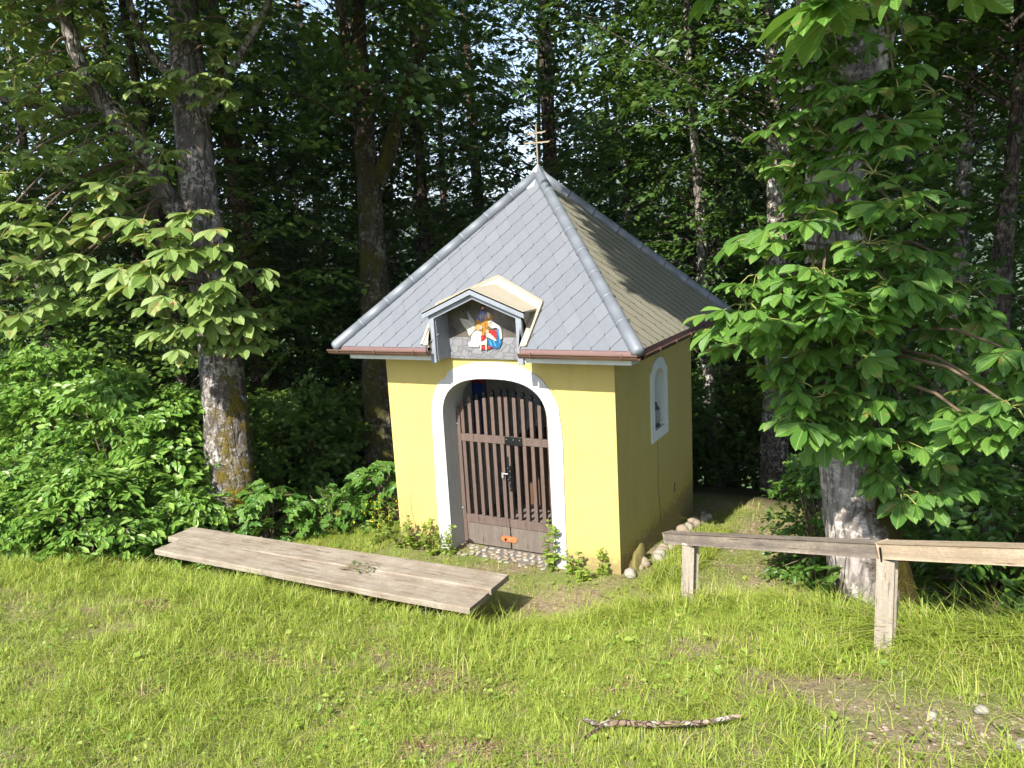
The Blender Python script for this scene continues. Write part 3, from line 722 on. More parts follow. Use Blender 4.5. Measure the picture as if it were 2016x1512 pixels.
FIG = dict(
 painted_halo=[('gold', (1.217, 2.549, .040, .038))],
 painted_man=[('orange', [[1.136, 2.428], [1.168, 2.454], [1.203, 2.467], [1.255, 2.496], [1.294, 2.488], [1.321, 2.453], [1.314, 2.428], [1.274, 2.411], [1.261, 2.368], [1.224, 2.342], [1.215, 2.281], [1.19, 2.281], [1.161, 2.367], [1.127, 2.376]]),
  ('blue', [[1.152, 2.445], [1.187, 2.514], [1.236, 2.514], [1.245, 2.488], [1.22, 2.428], [1.204, 2.411], [1.16, 2.424]]), ('white', [[1.26, 2.501], [1.285, 2.496], [1.288, 2.445], [1.261, 2.443]]), ('gold', [[1.17, 2.41], [1.19, 2.40], [1.205, 2.33], [1.195, 2.29], [1.185, 2.34]]), ('gold', [[1.225, 2.41], [1.25, 2.405], [1.24, 2.36], [1.222, 2.35]]), ('grey', [[1.175, 2.47], [1.19, 2.49], [1.20, 2.45], [1.185, 2.43]]), ('grey', [[1.21, 2.50], [1.225, 2.49], [1.215, 2.44], [1.205, 2.45]]),
  ('dark', (1.217, 2.546, .032, .031)), ('skin', (1.217, 2.537, .019, .021)), ('dark', (1.220, 2.520, .017, .009)), ('skin', (1.248, 2.462, .016, .02))],
 painted_angel=[('grey', [[1.044, 2.522], [1.083, 2.463], [1.124, 2.411], [1.127, 2.376], [1.097, 2.389], [1.06, 2.428], [1.048, 2.476]]), ('cream', [[.954, 2.446], [1.01, 2.437], [1.06, 2.428], [1.108, 2.393], [1.124, 2.341], [1.091, 2.311], [1.058, 2.275], [1.039, 2.293], [1.037, 2.323], [1.004, 2.358], [.976, 2.402]]),
  ('white', [[1.091, 2.302], [1.128, 2.328], [1.173, 2.324], [1.191, 2.298], [1.183, 2.255], [1.164, 2.202], [1.147, 2.171], [1.101, 2.171], [1.04, 2.174], [1.033, 2.209], [1.07, 2.227], [1.073, 2.271]]), ('grey', [[1.095, 2.29], [1.13, 2.27], [1.16, 2.262], [1.13, 2.262], [1.10, 2.275]]),
  ('grey', [[.975, 2.435], [1.05, 2.39], [1.10, 2.34], [1.09, 2.34], [1.04, 2.385]]), ('grey', [[1.0, 2.37], [1.06, 2.33], [1.085, 2.315], [1.06, 2.325]]), ('grey', [[1.13, 2.24], [1.15, 2.235], [1.13, 2.18], [1.12, 2.18]]), ('blond', (1.16, 2.359, .034, .027)), ('skin', (1.188, 2.358, .017, .02))],
 painted_woman=[('teal', [[1.358, 2.351], [1.387, 2.355], [1.407, 2.282], [1.407, 2.218], [1.38, 2.17], [1.34, 2.157], [1.272, 2.173], [1.249, 2.203], [1.257, 2.242], [1.297, 2.256], [1.34, 2.234], [1.356, 2.256]]), ('sky', [[1.366, 2.34], [1.374, 2.345], [1.392, 2.27], [1.388, 2.21], [1.376, 2.21], [1.38, 2.27]]), ('sky', [[1.272, 2.235], [1.285, 2.238], [1.30, 2.20], [1.29, 2.175], [1.283, 2.195]]), ('sky', [[1.31, 2.238], [1.32, 2.234], [1.345, 2.19], [1.34, 2.175], [1.325, 2.195]]), ('red', [[1.288, 2.333], [1.342, 2.329], [1.358, 2.345], [1.356, 2.256], [1.309, 2.270], [1.286, 2.312]]),
  ('white', [[1.274, 2.415], [1.305, 2.434], [1.337, 2.411], [1.393, 2.368], [1.41, 2.325], [1.412, 2.257], [1.395, 2.248], [1.386, 2.342], [1.358, 2.359], [1.309, 2.35], [1.276, 2.376]]), ('skin', (1.299, 2.389, .021, .022)), ('brown', [[1.281, 2.395], [1.287, 2.407], [1.305, 2.411], [1.316, 2.40], [1.30, 2.404]]), ('grey', [[1.345, 2.395], [1.35, 2.388], [1.395, 2.33], [1.40, 2.29], [1.393, 2.33]]), ('red', [[1.183, 2.185], [1.306, 2.174], [1.255, 2.151], [1.175, 2.15]])],
 painted_child=[('red', [[1.185, 2.281], [1.215, 2.285], [1.228, 2.255], [1.216, 2.233], [1.187, 2.237]]), ('gold', (1.257, 2.326, .027, .026)), ('skin', (1.259, 2.322, .018, .018)), ('cream', [[1.241, 2.298], [1.276, 2.307], [1.318, 2.277], [1.355, 2.235], [1.34, 2.23], [1.287, 2.256], [1.249, 2.273]])],
 painted_lamb=[('cream', [[1.17, 2.22], [1.216, 2.229], [1.248, 2.26], [1.251, 2.234], [1.24, 2.142], [1.23, 2.142], [1.228, 2.194], [1.188, 2.194], [1.18, 2.141], [1.17, 2.141]])])
ly = 0
for nm, parts in FIG.items():
    mb = MB(); mats = []
    for colr, sh in parts:
        if PM[colr] not in mats: mats.append(PM[colr])
        ly += 1; y = PY-.0006-.0006*ly
        pts = sh if isinstance(sh, list) else [(sh[0]+sh[2]*math.cos(t), sh[1]+sh[3]*math.sin(t)) for t in np.linspace(0, 2*np.pi, 18, endpoint=False)]
        n = len(pts)
        mb.put([(p[0], y, p[1]) for p in pts]+[(p[0], PY+.002, p[1]) for p in pts], [list(range(n))]+[[i, (i+1) % n, n+(i+1) % n, n+i] for i in range(n)], mats.index(PM[colr]))
    mb.build(nm, mats, panel)

# --- gate
GYF = .25; GX0, GXM, GX1 = .672, 1.222, 1.820
def gtop(x): return 1.49+.22*math.cos((x-1.235)/.58*1.35)**1.0
def make_gate_leaf(xa, xb, pickets, hinge_left):
    leaf = empty('gate_leaf', ((xa+xb)/2, GYF, .02), chapel)
    def pb(nm, a, b_, mt=GATEW, bev=.003):
        m = MB(); m.box(np.array(a), np.array(b_), 0, bev); o = m.build(nm, [mt], leaf, (a+np.array(b_))/2 if False else np.array(a)); return o
    pb('mid_rail', (xa, GYF-.022, 1.145), (xb, GYF+.012, 1.222)); pb('lower_rail', (xa, GYF-.022, .265), (xb, GYF+.012, .352))
    pb('kick_board', (xa+(.035 if hinge_left else .004), GYF-.014, .03), (xb-.004, GYF+.008, .263), KICKW)
    if hinge_left: pb('stile', (xa-.012, GYF-.026, .02), (xa+.036, GYF+.016, 1.50))
    for px_ in pickets:
        zt = gtop(px_); m = MB(); h = .0195; y0_, y1_ = GYF-.042+.024, GYF+.028
        m.box(np.array((px_-h, y0_+.001, .352)), np.array((px_+h, y1_, 1.144)), 0, .0025)
        m.box(np.array((px_-h, y0_+.001, 1.223)), np.array((px_+h, y1_, zt-.07)), 0, .0025)
        yc = (y0_+y1_)/2
        def sq(z, s): return [(px_-s, yc-s, z), (px_+s, yc-s, z), (px_+s, yc+s, z), (px_-s, yc+s, z)]
        lv = [(zt-.07, .0195), (zt-.058, .0125), (zt-.048, .0125), (zt-.044, .021), (zt-.034, .021), (zt-.012, .011), (zt, .004)]
        V = sum([sq(z, s) for z, s in lv], []); n = len(lv)
        m.put(V, [[4*i+j, 4*i+(j+1) % 4, 4*i+4+(j+1) % 4, 4*i+4+j] for i in range(n-1) for j in range(4)]+[[4*n-4, 4*n-3, 4*n-2, 4*n-1]], 0 if (abs(px_-1.235) > .4) else 1)
        m.build('picket', [GATEW, IRON], leaf, (px_, GYF, 0))
    return leaf
gl = make_gate_leaf(GX0, GXM-.003, [.735+.0895*i for i in range(6)], True)
gr = make_gate_leaf(GXM+.003, GX1, [1.252+.092*i for i in range(7)], False)
m = MB(); m.box(np.array((GXM+.004, GYF-.027, 1.142)), np.array((GXM+.20, GYF-.0225, 1.225)), 0, .001)
for sx in (.02, .1, .17): m.put(*tube([(GXM+sx, GYF-.0265, 1.20), (GXM+sx, GYF-.031, 1.20)], [.005, .003], 8), 1)
m.build('strap_plate', [IRON, GALV], gr, (GXM, GYF, 1.18))
m = MB(); m.box(np.array((GXM+.006, GYF-.026, .76)), np.array((GXM+.03, GYF-.020, 1.02)), 0, .001); m.box(np.array((GXM+.028, GYF-.027, .66)), np.array((GXM+.052, GYF-.0205, .93)), 0, .001)
for i in range(9): m.put(*tube([(GXM+(.016 if i % 2 else .04), GYF-.0265, .69+.03*i), (GXM+(.016 if i % 2 else .04), GYF-.030, .69+.03*i)], [.0042, .003], 6), 1)
m.put(*tube([(GXM-.045, GYF-.034, .84), (GXM+.02, GYF-.034, .84)], .006, 8), 1); m.put(*tube([(GXM-.04, GYF-.036, .85), (GXM-.04, GYF-.036, .795)], [.013, .011], 8), 1)
m.build('lock_plate', [IRON, GALV], gr, (GXM, GYF, .84))
# rusty latch: rounded plate across both kick boards
m = MB(); pts = [(1.205+.062+.03*math.cos(t), .135+.030*math.sin(t)) for t in np.linspace(-np.pi/2, np.pi/2, 9)]+[(1.205-.062+.03*math.cos(t), .135+.030*math.sin(t)) for t in np.linspace(np.pi/2, 1.5*np.pi, 9)]
n = len(pts); m.put([(p[0], GYF-.024, p[1]) for p in pts]+[(p[0], GYF-.015, p[1]) for p in pts], [list(range(n))]+[[i, (i+1) % n, n+(i+1) % n, n+i] for i in range(n)])
m.put(*tube([(1.165, GYF-.023, .13), (1.165, GYF-.034, .13)], [.013, .011], 10), 1); m.put(*tube([(1.215, GYF-.023, .132), (1.215, GYF-.030, .132)], [.007, .005], 8), 2)
m.build('latch_plate', [RUST, IRON, GALV], gr, (1.205, GYF, .135))
for z in (1.33, .42):
    m = MB(); m.put(*tube([(GX0-.035, GYF-.03, z), (GX0+.01, GYF-.03, z)], .007, 8)); m.put(*tube([(GX0-.03, GYF-.03, z-.025), (GX0-.03, GYF-.03, z+.03)], .009, 8)); m.build('hinge', [GALV], gl, (GX0, GYF, z))

# --- altar inside
altar = empty('altar', (1.25, 1.75, 0), chapel)
def ab(nm, a, b_, mt, bev=.005):
    m = MB(); m.box(np.array(a), np.array(b_), 0, bev); m.build(nm, [mt], altar)
ab('altar_table', (.6, 1.55, .02), (1.9, 2.1, .85), mat_plain('altar_wood', c4(.13, .065, .035), .7))
ab('altar_back', (.72, 2.04, .86), (1.78, 2.12, 2.05), mat_plain('altar_board', c4(.30, .25, .19), .7))
for i, xx in enumerate((.40, 1.62)):
    m = MB(); xs = np.linspace(xx, xx+.17, 13); zt = 1.98; zl = 1.45
    for z0_, z1_, mi in ((1.60, 2.05, 0), (.95, 1.60, 1)):
        V = [(x, 1.0+.012*math.sin((x-xx)*90), z) for z in (z0_, z1_) for x in xs]+[(x, 1.03+.012*math.sin((x-xx)*90), z) for z in (z0_, z1_) for x in xs]
        m.put(V, [[j, j+1, 13+j+1, 13+j] for j in range(12)]+[[26+j, 26+j+1, 39+j+1, 39+j] for j in range(12)], mi)
    m.build('curtain', [mat_plain('red_cloth', c4(.36, .03, .035), .8), mat_plain('blue_cloth', c4(.02, .07, .30), .8)], altar, smooth=True)

# ------------------------------------------------------------------ foliage machinery
def tmpl_leaf(wd=.62, fold=.10):
    """ovate leaf, unit length along +Y, 6 verts, two quads folded on the midrib"""
    V = np.array([(0, 0, 0), (-.36*wd, .30, fold), (-.40*wd, .62, fold*.8), (0, 1, -.06), (.40*wd, .62, fold*.8), (.36*wd, .30, fold)])
    return V, np.array([[0, 3, 2, 1], [0, 5, 4, 3]]), np.c_[.5+V[:, 0]*1.1, V[:, 1]]
def tmpl_quad(wd=.6):
    V = np.array([(0, 0, 0), (-.42*wd, .5, .08), (0, 1, -.04), (.42*wd, .5, .08)])
    return V, np.array([[0, 3, 2], [0, 2, 1]]), np.c_[.5+V[:, 0], V[:, 1]]
def tmpl_chestnut():
    ts = [.0, .22, .48, .72, .88]; wd = [.026, .10, .185, .232, .15]; V = []; 
    for t, w_ in zip(ts, wd):
        zz = -.22*t**2.2
        V += [(-w_, t, zz+.30*w_), (0, t, zz-.02), (w_, t, zz+.30*w_)]
    V.append((0, 1.0, -.24))
    F = []
    for i in range(4):
        a = 3*i; F += [[a, a+1, a+4, a+3], [a+1, a+2, a+5, a+4]]
    V = np.array(V); T = [[12, 13, 15], [13, 14, 15]]
    return V, (np.array(F), np.array(T)), np.c_[.5+V[:, 0]*2.1, V[:, 1]]
def tmpl_maple():
    ang = np.radians([-150, -118, -95, -72, -50, -30, -16, 0, 16, 30, 50, 72, 95, 118, 150])
    rad = np.array([.28, .42, .58, .40, .72, .62, .70, 1.0, .70, .62, .72, .40, .58, .42, .28])
    V = [(0, .12, 0)]+[(math.sin(a)*r*.62, .12+math.cos(a)*r*.78, -.10*r*r+.06*abs(math.sin(3*a))) for a, r in zip(ang, rad)]
    V = np.array(V); n = len(V)
    return V, np.array([[0, i+1, i] for i in range(1, n-1)]), np.c_[.5+V[:, 0], V[:, 1]]
TL, TQ, TCH, TMP = tmpl_leaf(), tmpl_quad(), tmpl_chestnut(), tmpl_maple()
def leaves(P, Dr, Nm, S, tm):
    """P base points, Dr leaf axis, Nm rough normal, S sizes -> V, list of face arrays, uv"""
    V0, F0, uv0 = tm; P = np.asarray(P, float); N = len(P)
    y = nrm(Dr); x = nrm(np.cross(y, Nm)); z = np.cross(x, y)
    S = np.broadcast_to(np.asarray(S, float), (N,))
    V = P[:, None, :]+S[:, None, None]*(V0[None, :, 0:1]*x[:, None, :]+V0[None, :, 1:2]*y[:, None, :]+V0[None, :, 2:3]*z[:, None, :])
    k = len(V0); off = (np.arange(N)*k)[:, None, None]
    Fs = F0 if isinstance(F0, tuple) else (F0,)
    return V.reshape(-1, 3), [(f[None]+off).reshape(-1, f.shape[1]) for f in Fs], np.tile(uv0, (N, 1))
def join(parts):
    Vs, Fs, Us, n = [], {}, [], 0
    for V, F, U in parts:
        for f in F: Fs.setdefault(f.shape[1], []).append(f+n)
        Vs.append(V); Us.append(U); n += len(V)
    return np.concatenate(Vs), [np.concatenate(v) for v in Fs.values()], np.concatenate(Us)
def sprays(B, Dr, Nm, L, J, size, R, tm=TL, spread=.34, droop=.25):
    """flat leafy sprays: B bases, Dr directions, Nm plane normals, L lengths, J leaves each"""
    S = len(B); Dr = nrm(Dr); side = nrm(np.cross(Dr, Nm)); Nn = np.cross(side, Dr)
    t = R.uniform(.08, 1, (S, J)); sg = R.choice([-1.0, 1.0], (S, J)); lat = R.uniform(0, 1, (S, J))*spread*(1.15-t)*np.sqrt(t)*1.6
    L = np.broadcast_to(np.asarray(L, float), (S,))[:, None]
    P = B[:, None, :]+Dr[:, None, :]*(t*L)[..., None]+side[:, None, :]*(sg*lat*L)[..., None]
    P[..., 2] -= droop*(t*L)**2*.6
    P += R.normal(0, .012, P.shape)
    ld = Dr[:, None, :]*R.uniform(.4, 1.0, (S, J, 1))+side[:, None, :]*(sg*R.uniform(.3, 1.1, (S, J)))[..., None]
    ld[..., 2] -= R.uniform(.0, .45, (S, J))
    nn = Nn[:, None, :]+R.normal(0, .33, (S, J, 3))
    return leaves(P.reshape(-1, 3), ld.reshape(-1, 3), nn.reshape(-1, 3), size*R.uniform(.65, 1.25, S*J), tm)
def twigs(B, E_, r0, r1, seg=4, sag=.1):
    mb = MB()
    for a, b_ in zip(B, E_):
        mid = (a+b_)/2+np.array([0, 0, sag*np.linalg.norm(b_-a)])
        mb.put(*tube(spline([a, mid, b_], 5), np.linspace(r0, r1, 5), seg, False))
    return mb

# leaf materials
G = lambda *s: [(p, c4(*c)) for p, c in s]
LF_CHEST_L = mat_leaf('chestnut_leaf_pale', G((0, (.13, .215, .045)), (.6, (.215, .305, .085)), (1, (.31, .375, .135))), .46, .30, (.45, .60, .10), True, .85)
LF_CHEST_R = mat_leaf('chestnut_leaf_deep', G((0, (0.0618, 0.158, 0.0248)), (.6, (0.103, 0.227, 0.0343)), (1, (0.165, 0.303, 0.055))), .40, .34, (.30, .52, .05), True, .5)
LF_BEECH = mat_leaf('beech_leaf', G((0, (0.0966, 0.211, 0.0316)), (.6, (0.176, 0.325, 0.0527)), (1, (0.299, 0.439, 0.0966))), .42, .34, (.38, .55, .07))
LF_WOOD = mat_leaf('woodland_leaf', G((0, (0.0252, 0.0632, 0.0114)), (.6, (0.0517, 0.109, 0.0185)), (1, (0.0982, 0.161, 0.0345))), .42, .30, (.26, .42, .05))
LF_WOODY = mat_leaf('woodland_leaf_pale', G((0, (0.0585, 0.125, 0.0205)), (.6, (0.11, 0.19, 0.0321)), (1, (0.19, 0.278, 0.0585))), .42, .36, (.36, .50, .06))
LF_SPRUCE = mat_leaf('spruce_needles', G((0, (.014, .032, .012)), (1, (.034, .06, .02))), .6, .08, (.12, .2, .04))
LF_MAPLE = mat_leaf('sycamore_leaf', G((0, (0.06, 0.156, 0.024)), (1, (0.144, 0.264, 0.048))), .40, .32, (.34, .55, .06))
LF_WEED = mat_leaf('weed_leaf', G((0, (.14, .24, .03)), (.6, (.23, .33, .045)), (1, (.36, .42, .08))), .5, .35, (.50, .60, .08))
LF_SHRUB = mat_leaf('shrub_leaf', G((0, (0.048, 0.12, 0.018)), (.7, (0.09, 0.186, 0.0288)), (1, (0.144, 0.24, 0.048))), .38, .32, (.32, .52, .06))
BK_CHEST_L = mat_bark('chestnut_bark_mossy', c4(.20, .175, .155), c4(.055, .045, .04), c4(.40, .37, .345), (.21, .155, .014), (.62, -.2, 0), .3, 10, 1.9)
BK_CHEST_R = mat_bark('chestnut_bark_grey', c4(.37, .33, .30), c4(.13, .11, .095), c4(.52, .46, .42), (.085, .065, .010), (1.35, -.1, 0), .22, 9, 1.3)
BK_MOSS = mat_bark('mossy_bark', c4(.11, .095, .07), c4(.03, .025, .02), c4(.22, .21, .15), (.095, .085, .02), (.2, -.7, 0), .3, 10, 7)
BK_SPRUCE = mat_bark('spruce_bark', c4(.22, .135, .095), c4(.06, .038, .03), c4(.33, .24, .19), None, vstretch=.5, fissure=16)
BK_PALE = mat_bark('pale_lichen_bark', c4(.30, .26, .22), c4(.07, .06, .05), c4(.55, .55, .50), None, vstretch=.6, fissure=12)
BK_DARK = mat_bark('dark_bark', c4(.13, .10, .08), c4(.035, .028, .022), c4(.22, .19, .15), None, vstretch=.4, fissure=12)
TWIG = mat_plain('twig_bark', c4(.16, .115, .075), .9)
PETI = mat_plain('leaf_stalk', c4(.26, .27, .07), .6)

def chestnut_leaf_cloud(C_, per, R, size, tm=TCH, spread=.26, face=None):
    """compound palmate leaves round each cluster centre"""
    C_ = np.asarray(C_, float); n = len(C_)*per
    Cc = np.repeat(C_, per, 0); off = R.normal(0, 1, (n, 3)); off = nrm(off)*R.uniform(.25, 1, (n, 1))*spread; off[:, 2] *= .7
    hub = Cc+off
    outw = nrm(off*np.array([1, 1, .35])+(0 if face is None else np.asarray(face)*spread*.6)+R.normal(0, .05, (n, 3)))
    axis = outw.copy(); axis[:, 2] = axis[:, 2]*.4-R.uniform(-.22, .30, n); axis = nrm(axis)
    upn = np.array([0, 0, 1.0])+outw*R.uniform(.25, 1.25, (n, 1))+R.normal(0, .22, (n, 3))
    x = nrm(np.cross(axis, upn)); z = np.cross(x, axis)
    sz = size*R.uniform(.55, 1.3, n)
    nl = 7; th = np.radians(np.linspace(-125, 125, nl)); ln = np.array([.55, .78, .95, 1.05, .95, .78, .55])
    Pl = np.repeat(hub, nl, 0); thj = np.tile(th, n)+R.normal(0, .09, n*nl)
    X, A, Z = np.repeat(x, nl, 0), np.repeat(axis, nl, 0), np.repeat(z, nl, 0)
    dr = A*np.cos(thj)[:, None]+X*np.sin(thj)[:, None]; dr = nrm(dr-Z*R.uniform(.0, .35, (n*nl, 1))); dr[:, 2] -= .04
    nm = Z+R.normal(0, .16, (n*nl, 3))
    part = leaves(Pl, dr, nm, np.repeat(sz, nl)*np.tile(ln, n), tm)
    return part, hub, Cc
def shade_ok(P, zref=1.0):
    """False for crown points whose shadow would land on the sunny front of the chapel or the lawn"""
    t = (P[:, 2]-zref)/(-LIGHT[2]); X = P[:, 0]+LIGHT[0]*t; Y = P[:, 1]+LIGHT[1]*t
    bad = (X > -1.9) & (X < 2.86) & (Y > -8) & (Y < 2.75+np.clip(2.4-X, 0, 1)*2.0)
    bad |= (X > -12) & (X < 3.6) & (Y < -.6)
    bad |= (X < -1.2) & (Y < 2.1)
    bad |= (X >= 3.6) & (Y < -.75+.0*X)
    bad |= (X > 2.8) & (X < 4.2) & (Y < 2.6)
    part = (X > 4.0) & (X < 5.6) & (Y < 1.0) & (np.sin(P[:, 0]*7.3+P[:, 1]*5.1+P[:, 2]*3.7) > -.6)
    return ~(bad | part)

# ------------------------------------------------------------------ left chestnut
def tree_trunk(name, P, r, mat, parent, loc, seg=20, n=50, rough=.035, flare=.35, R=None, sub=None):
    pts = spline(P, n); rr = np.interp(np.linspace(0, 1, n), np.linspace(0, 1, len(r)), r)
    h = np.linspace(0, 1, n); rr = rr*(1+flare*np.exp(-h*n*.16))
    V, F = tube(pts, rr, seg, True, rough, R)
    return add(name, V, F, mat, parent, loc, smooth=True)
def limb(mb, P, r, seg=8, n=14, rough=.05):
    pts = spline(P, n); rr = np.interp(np.linspace(0, 1, n), np.linspace(0, 1, len(r)), r)
    mb.put(*tube(pts, rr, seg, True, rough))

R1 = np.random.default_rng(11)
bL = np.array([-2.02, -.46, float(ground_z(-2.02, -.46))-.1])
treeL = empty('chestnut_tree', bL)
tag(treeL, 'horse chestnut left of the chapel with golden moss on its grey trunk', 'tree', 'horse chestnuts flanking the chapel')
trunkL = tree_trunk('trunk', [bL, at(455, 950, 9), at(440, 750, 9), at(400, 450, 9), at(375, 200, 9), at(360, 0, 9), at(345, -300, 9.1), at(350, -600, 9.2)], [.29, .265, .25, .225, .20, .18, .14, .06], BK_CHEST_L, treeL, bL, 28, 70, .03, .25, R1)
lb = MB()
limb(lb, [at(425, 560, 9.02), at(385, 470, 8.95), at(330, 390, 8.9), at(285, 300, 8.8), at(200, 200, 8.6), at(150, 110, 8.4), at(110, -60, 8.2), at(60, -250, 8.0)], [.12, .12, .115, .10, .09, .08, .06, .03], 10, 26)
limb(lb, [at(180, 215, 8.55), at(110, 215, 8.3), at(30, 200, 8.1), at(-60, 180, 8)], [.05, .04, .03, .015], 6, 10)
limb(lb, [at(375, 180, 9), at(300, 110, 8.8), at(260, 20, 8.5), at(220, -150, 8.2)], [.06, .05, .04, .02], 6)
limb(lb, [at(395, 240, 9), at(460, 130, 8.9), at(520, 20, 8.8), at(600, -160, 8.8)], [.06, .05, .04, .02], 6)
lb.build('limb', [BK_CHEST_L], trunkL, bL, smooth=True)
CL = [(60, 70, 8.6), (120, 60, 8.4), (30, 220, 8.3), (60, 300, 8.2), (250, 230, 8.4), (300, 180, 8.5), (380, 160, 8.4), (420, 180, 8.4), (450, 170, 8.6), (270, 270, 8.3), (320, 300, 8.2), (340, 150, 8.5), (220, 300, 8.3),
      (30, 400, 7.9), (80, 420, 7.9), (130, 520, 7.8), (60, 520, 7.8), (20, 560, 7.8), (160, 500, 7.9), (100, 460, 7.8), (280, 440, 7.8), (240, 540, 7.7), (300, 520, 7.7), (330, 470, 7.8), (370, 430, 7.9), (360, 510, 7.6), (420, 480, 7.8), (450, 520, 7.8), (490, 540, 8),
      (400, 560, 7.7), (340, 580, 7.7), (280, 590, 7.8), (440, 590, 7.9), (480, 620, 8), (330, 640, 7.9), (390, 650, 7.9), (440, 680, 8), (480, 650, 8.2), (510, 630, 8.3), (210, 590, 7.9), (100, 590, 8), (40, 620, 7.9), (405, 620, 7.7), (360, 680, 8), (0, 470, 7.7), (430, 110, 8.5), (400, 60, 8.6), (300, 60, 8.5), (200, 60, 8.4), (60, 0, 8.3), (150, 0, 8.3), (480, 60, 8.7), (0, 90, 8.2), (0, 300, 8.0), (190, 440, 8.0), (20, 20, 8.0), (90, 130, 8.1), (30, 150, 8.0), (140, 180, 8.2), (100, 240, 8.1), (160, 300, 8.1), (20, 340, 7.9), (110, 340, 8.0), (200, 380, 8.0), (60, 200, 8.0), (220, 120, 8.3), (260, 350, 8.1)]
ctrL = np.array([at(*c) for c in CL])
lowm = np.array([c[1] > 370 for c in CL])
partA, hubA, ccA = chestnut_leaf_cloud(ctrL[lowm], 6, R1, .225, TCH, .26, LIGHT*np.array([-.2, -1, 0]))
partA2, hubA2, ccA2 = chestnut_leaf_cloud(ctrL[~lowm], 6, R1, .165, TCH, .26)
hubA = np.concatenate([hubA, hubA2]); ccA = np.concatenate([ccA, ccA2])
# upper crown above the frame
def ell_points(n, c, rad, R):
    p = nrm(R.normal(0, 1, (n, 3)))*(R.uniform(.25, 1, (n, 1))**.45); return np.asarray(c)+p*np.asarray(rad)
upL = ell_points(900, (-2.6, .9, 7.7), (3.3, 3.0, 2.7), R1); upL = np.concatenate([upL, ell_points(620, (-3.4, -2.4, 7.0), (3.2, 2.3, 1.7), R1)]); upL = upL[shade_ok(upL)]
upL = upL[(np.array([proj(p)[1] for p in upL]) < -40)]
partB, hubB, ccB = chestnut_leaf_cloud(upL, 4, R1, .21, TQ, .30)
V, F, U = join([partA, partA2, partB])
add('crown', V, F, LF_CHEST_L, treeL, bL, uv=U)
def stalks(ctr, hub, cc, trunk_pts, R, tree, loc, mat=TWIG):
    mb = MB()
    for c in ctr:
        tp = trunk_pts[np.argmin(np.linalg.norm(trunk_pts-c-np.array([0, 0, .25]), axis=1))]
        mid = tp*.4+c*.6+np.array([0, 0, .12]); mb.put(*tube(spline([tp, mid, c], 6), np.linspace(.014, .006, 6), 5, False))
    o1 = mb.build('branch', [mat], tree, loc); o1['kind'] = 'stuff'
    mb = MB()
    for h, c in zip(hub, cc): mb.put(*tube([c, (h+c)/2+np.array([0, 0, .02]), h], [.004, .003, .0035], 3, False))
    o2 = mb.build('leaf_stalk', [PETI], tree, loc); o2['kind'] = 'stuff'
tpL = np.concatenate([spline([at(445, 800, 9), at(400, 450, 9), at(375, 200, 9), at(360, 0, 9)], 40), spline([at(330, 390, 8.9), at(200, 200, 8.6), at(110, -60, 8.2)], 20)])
stalks(ctrL, hubA, ccA, tpL, R1, treeL, bL)

# ------------------------------------------------------------------ right chestnut
R2 = np.random.default_rng(12)
bR = np.array([4.76, -.93, float(ground_z(4.76, -.93))-.12])
treeR = empty('chestnut_tree', bR)
tag(treeR, 'horse chestnut behind the wooden rail, its large leaves hiding most of its grey trunk', 'tree', 'horse chestnuts flanking the chapel')
trunkR = tree_trunk('trunk', [bR, at(1735, 1240, 5.32), at(1705, 1080, 5.3), at(1675, 900, 5.3), at(1650, 600, 5.3), at(1638, 400, 5.3), at(1662, 250, 5.3), at(1700, 100, 5.3), at(1718, 0, 5.3), at(1730, -200, 5.35), at(1735, -500, 5.4)], [.30, .262, .235, .205, .185, .178, .178, .175, .16, .13, .05], BK_CHEST_R, treeR, bR, 32, 80, .028, .22, R2)
lb = MB()
limb(lb, [at(1640, 360, 5.32), at(1625, 250, 5.4), at(1600, 160, 5.5), at(1590, 0, 5.6), at(1560, -200, 5.6)], [.10, .10, .09, .08, .05], 10, 18)
limb(lb, [at(1715, 60, 5.3), at(1800, -60, 5.0), at(1850, -250, 4.4), at(1800, -500, 3.9)], [.10, .09, .07, .04], 8)
limb(lb, [at(1712, 20, 5.3), at(1700, -150, 4.7), at(1650, -350, 4.0), at(1600, -560, 3.5)], [.10, .08, .06, .03], 8)
lb.build('limb', [BK_CHEST_R], trunkR, bR, smooth=True)
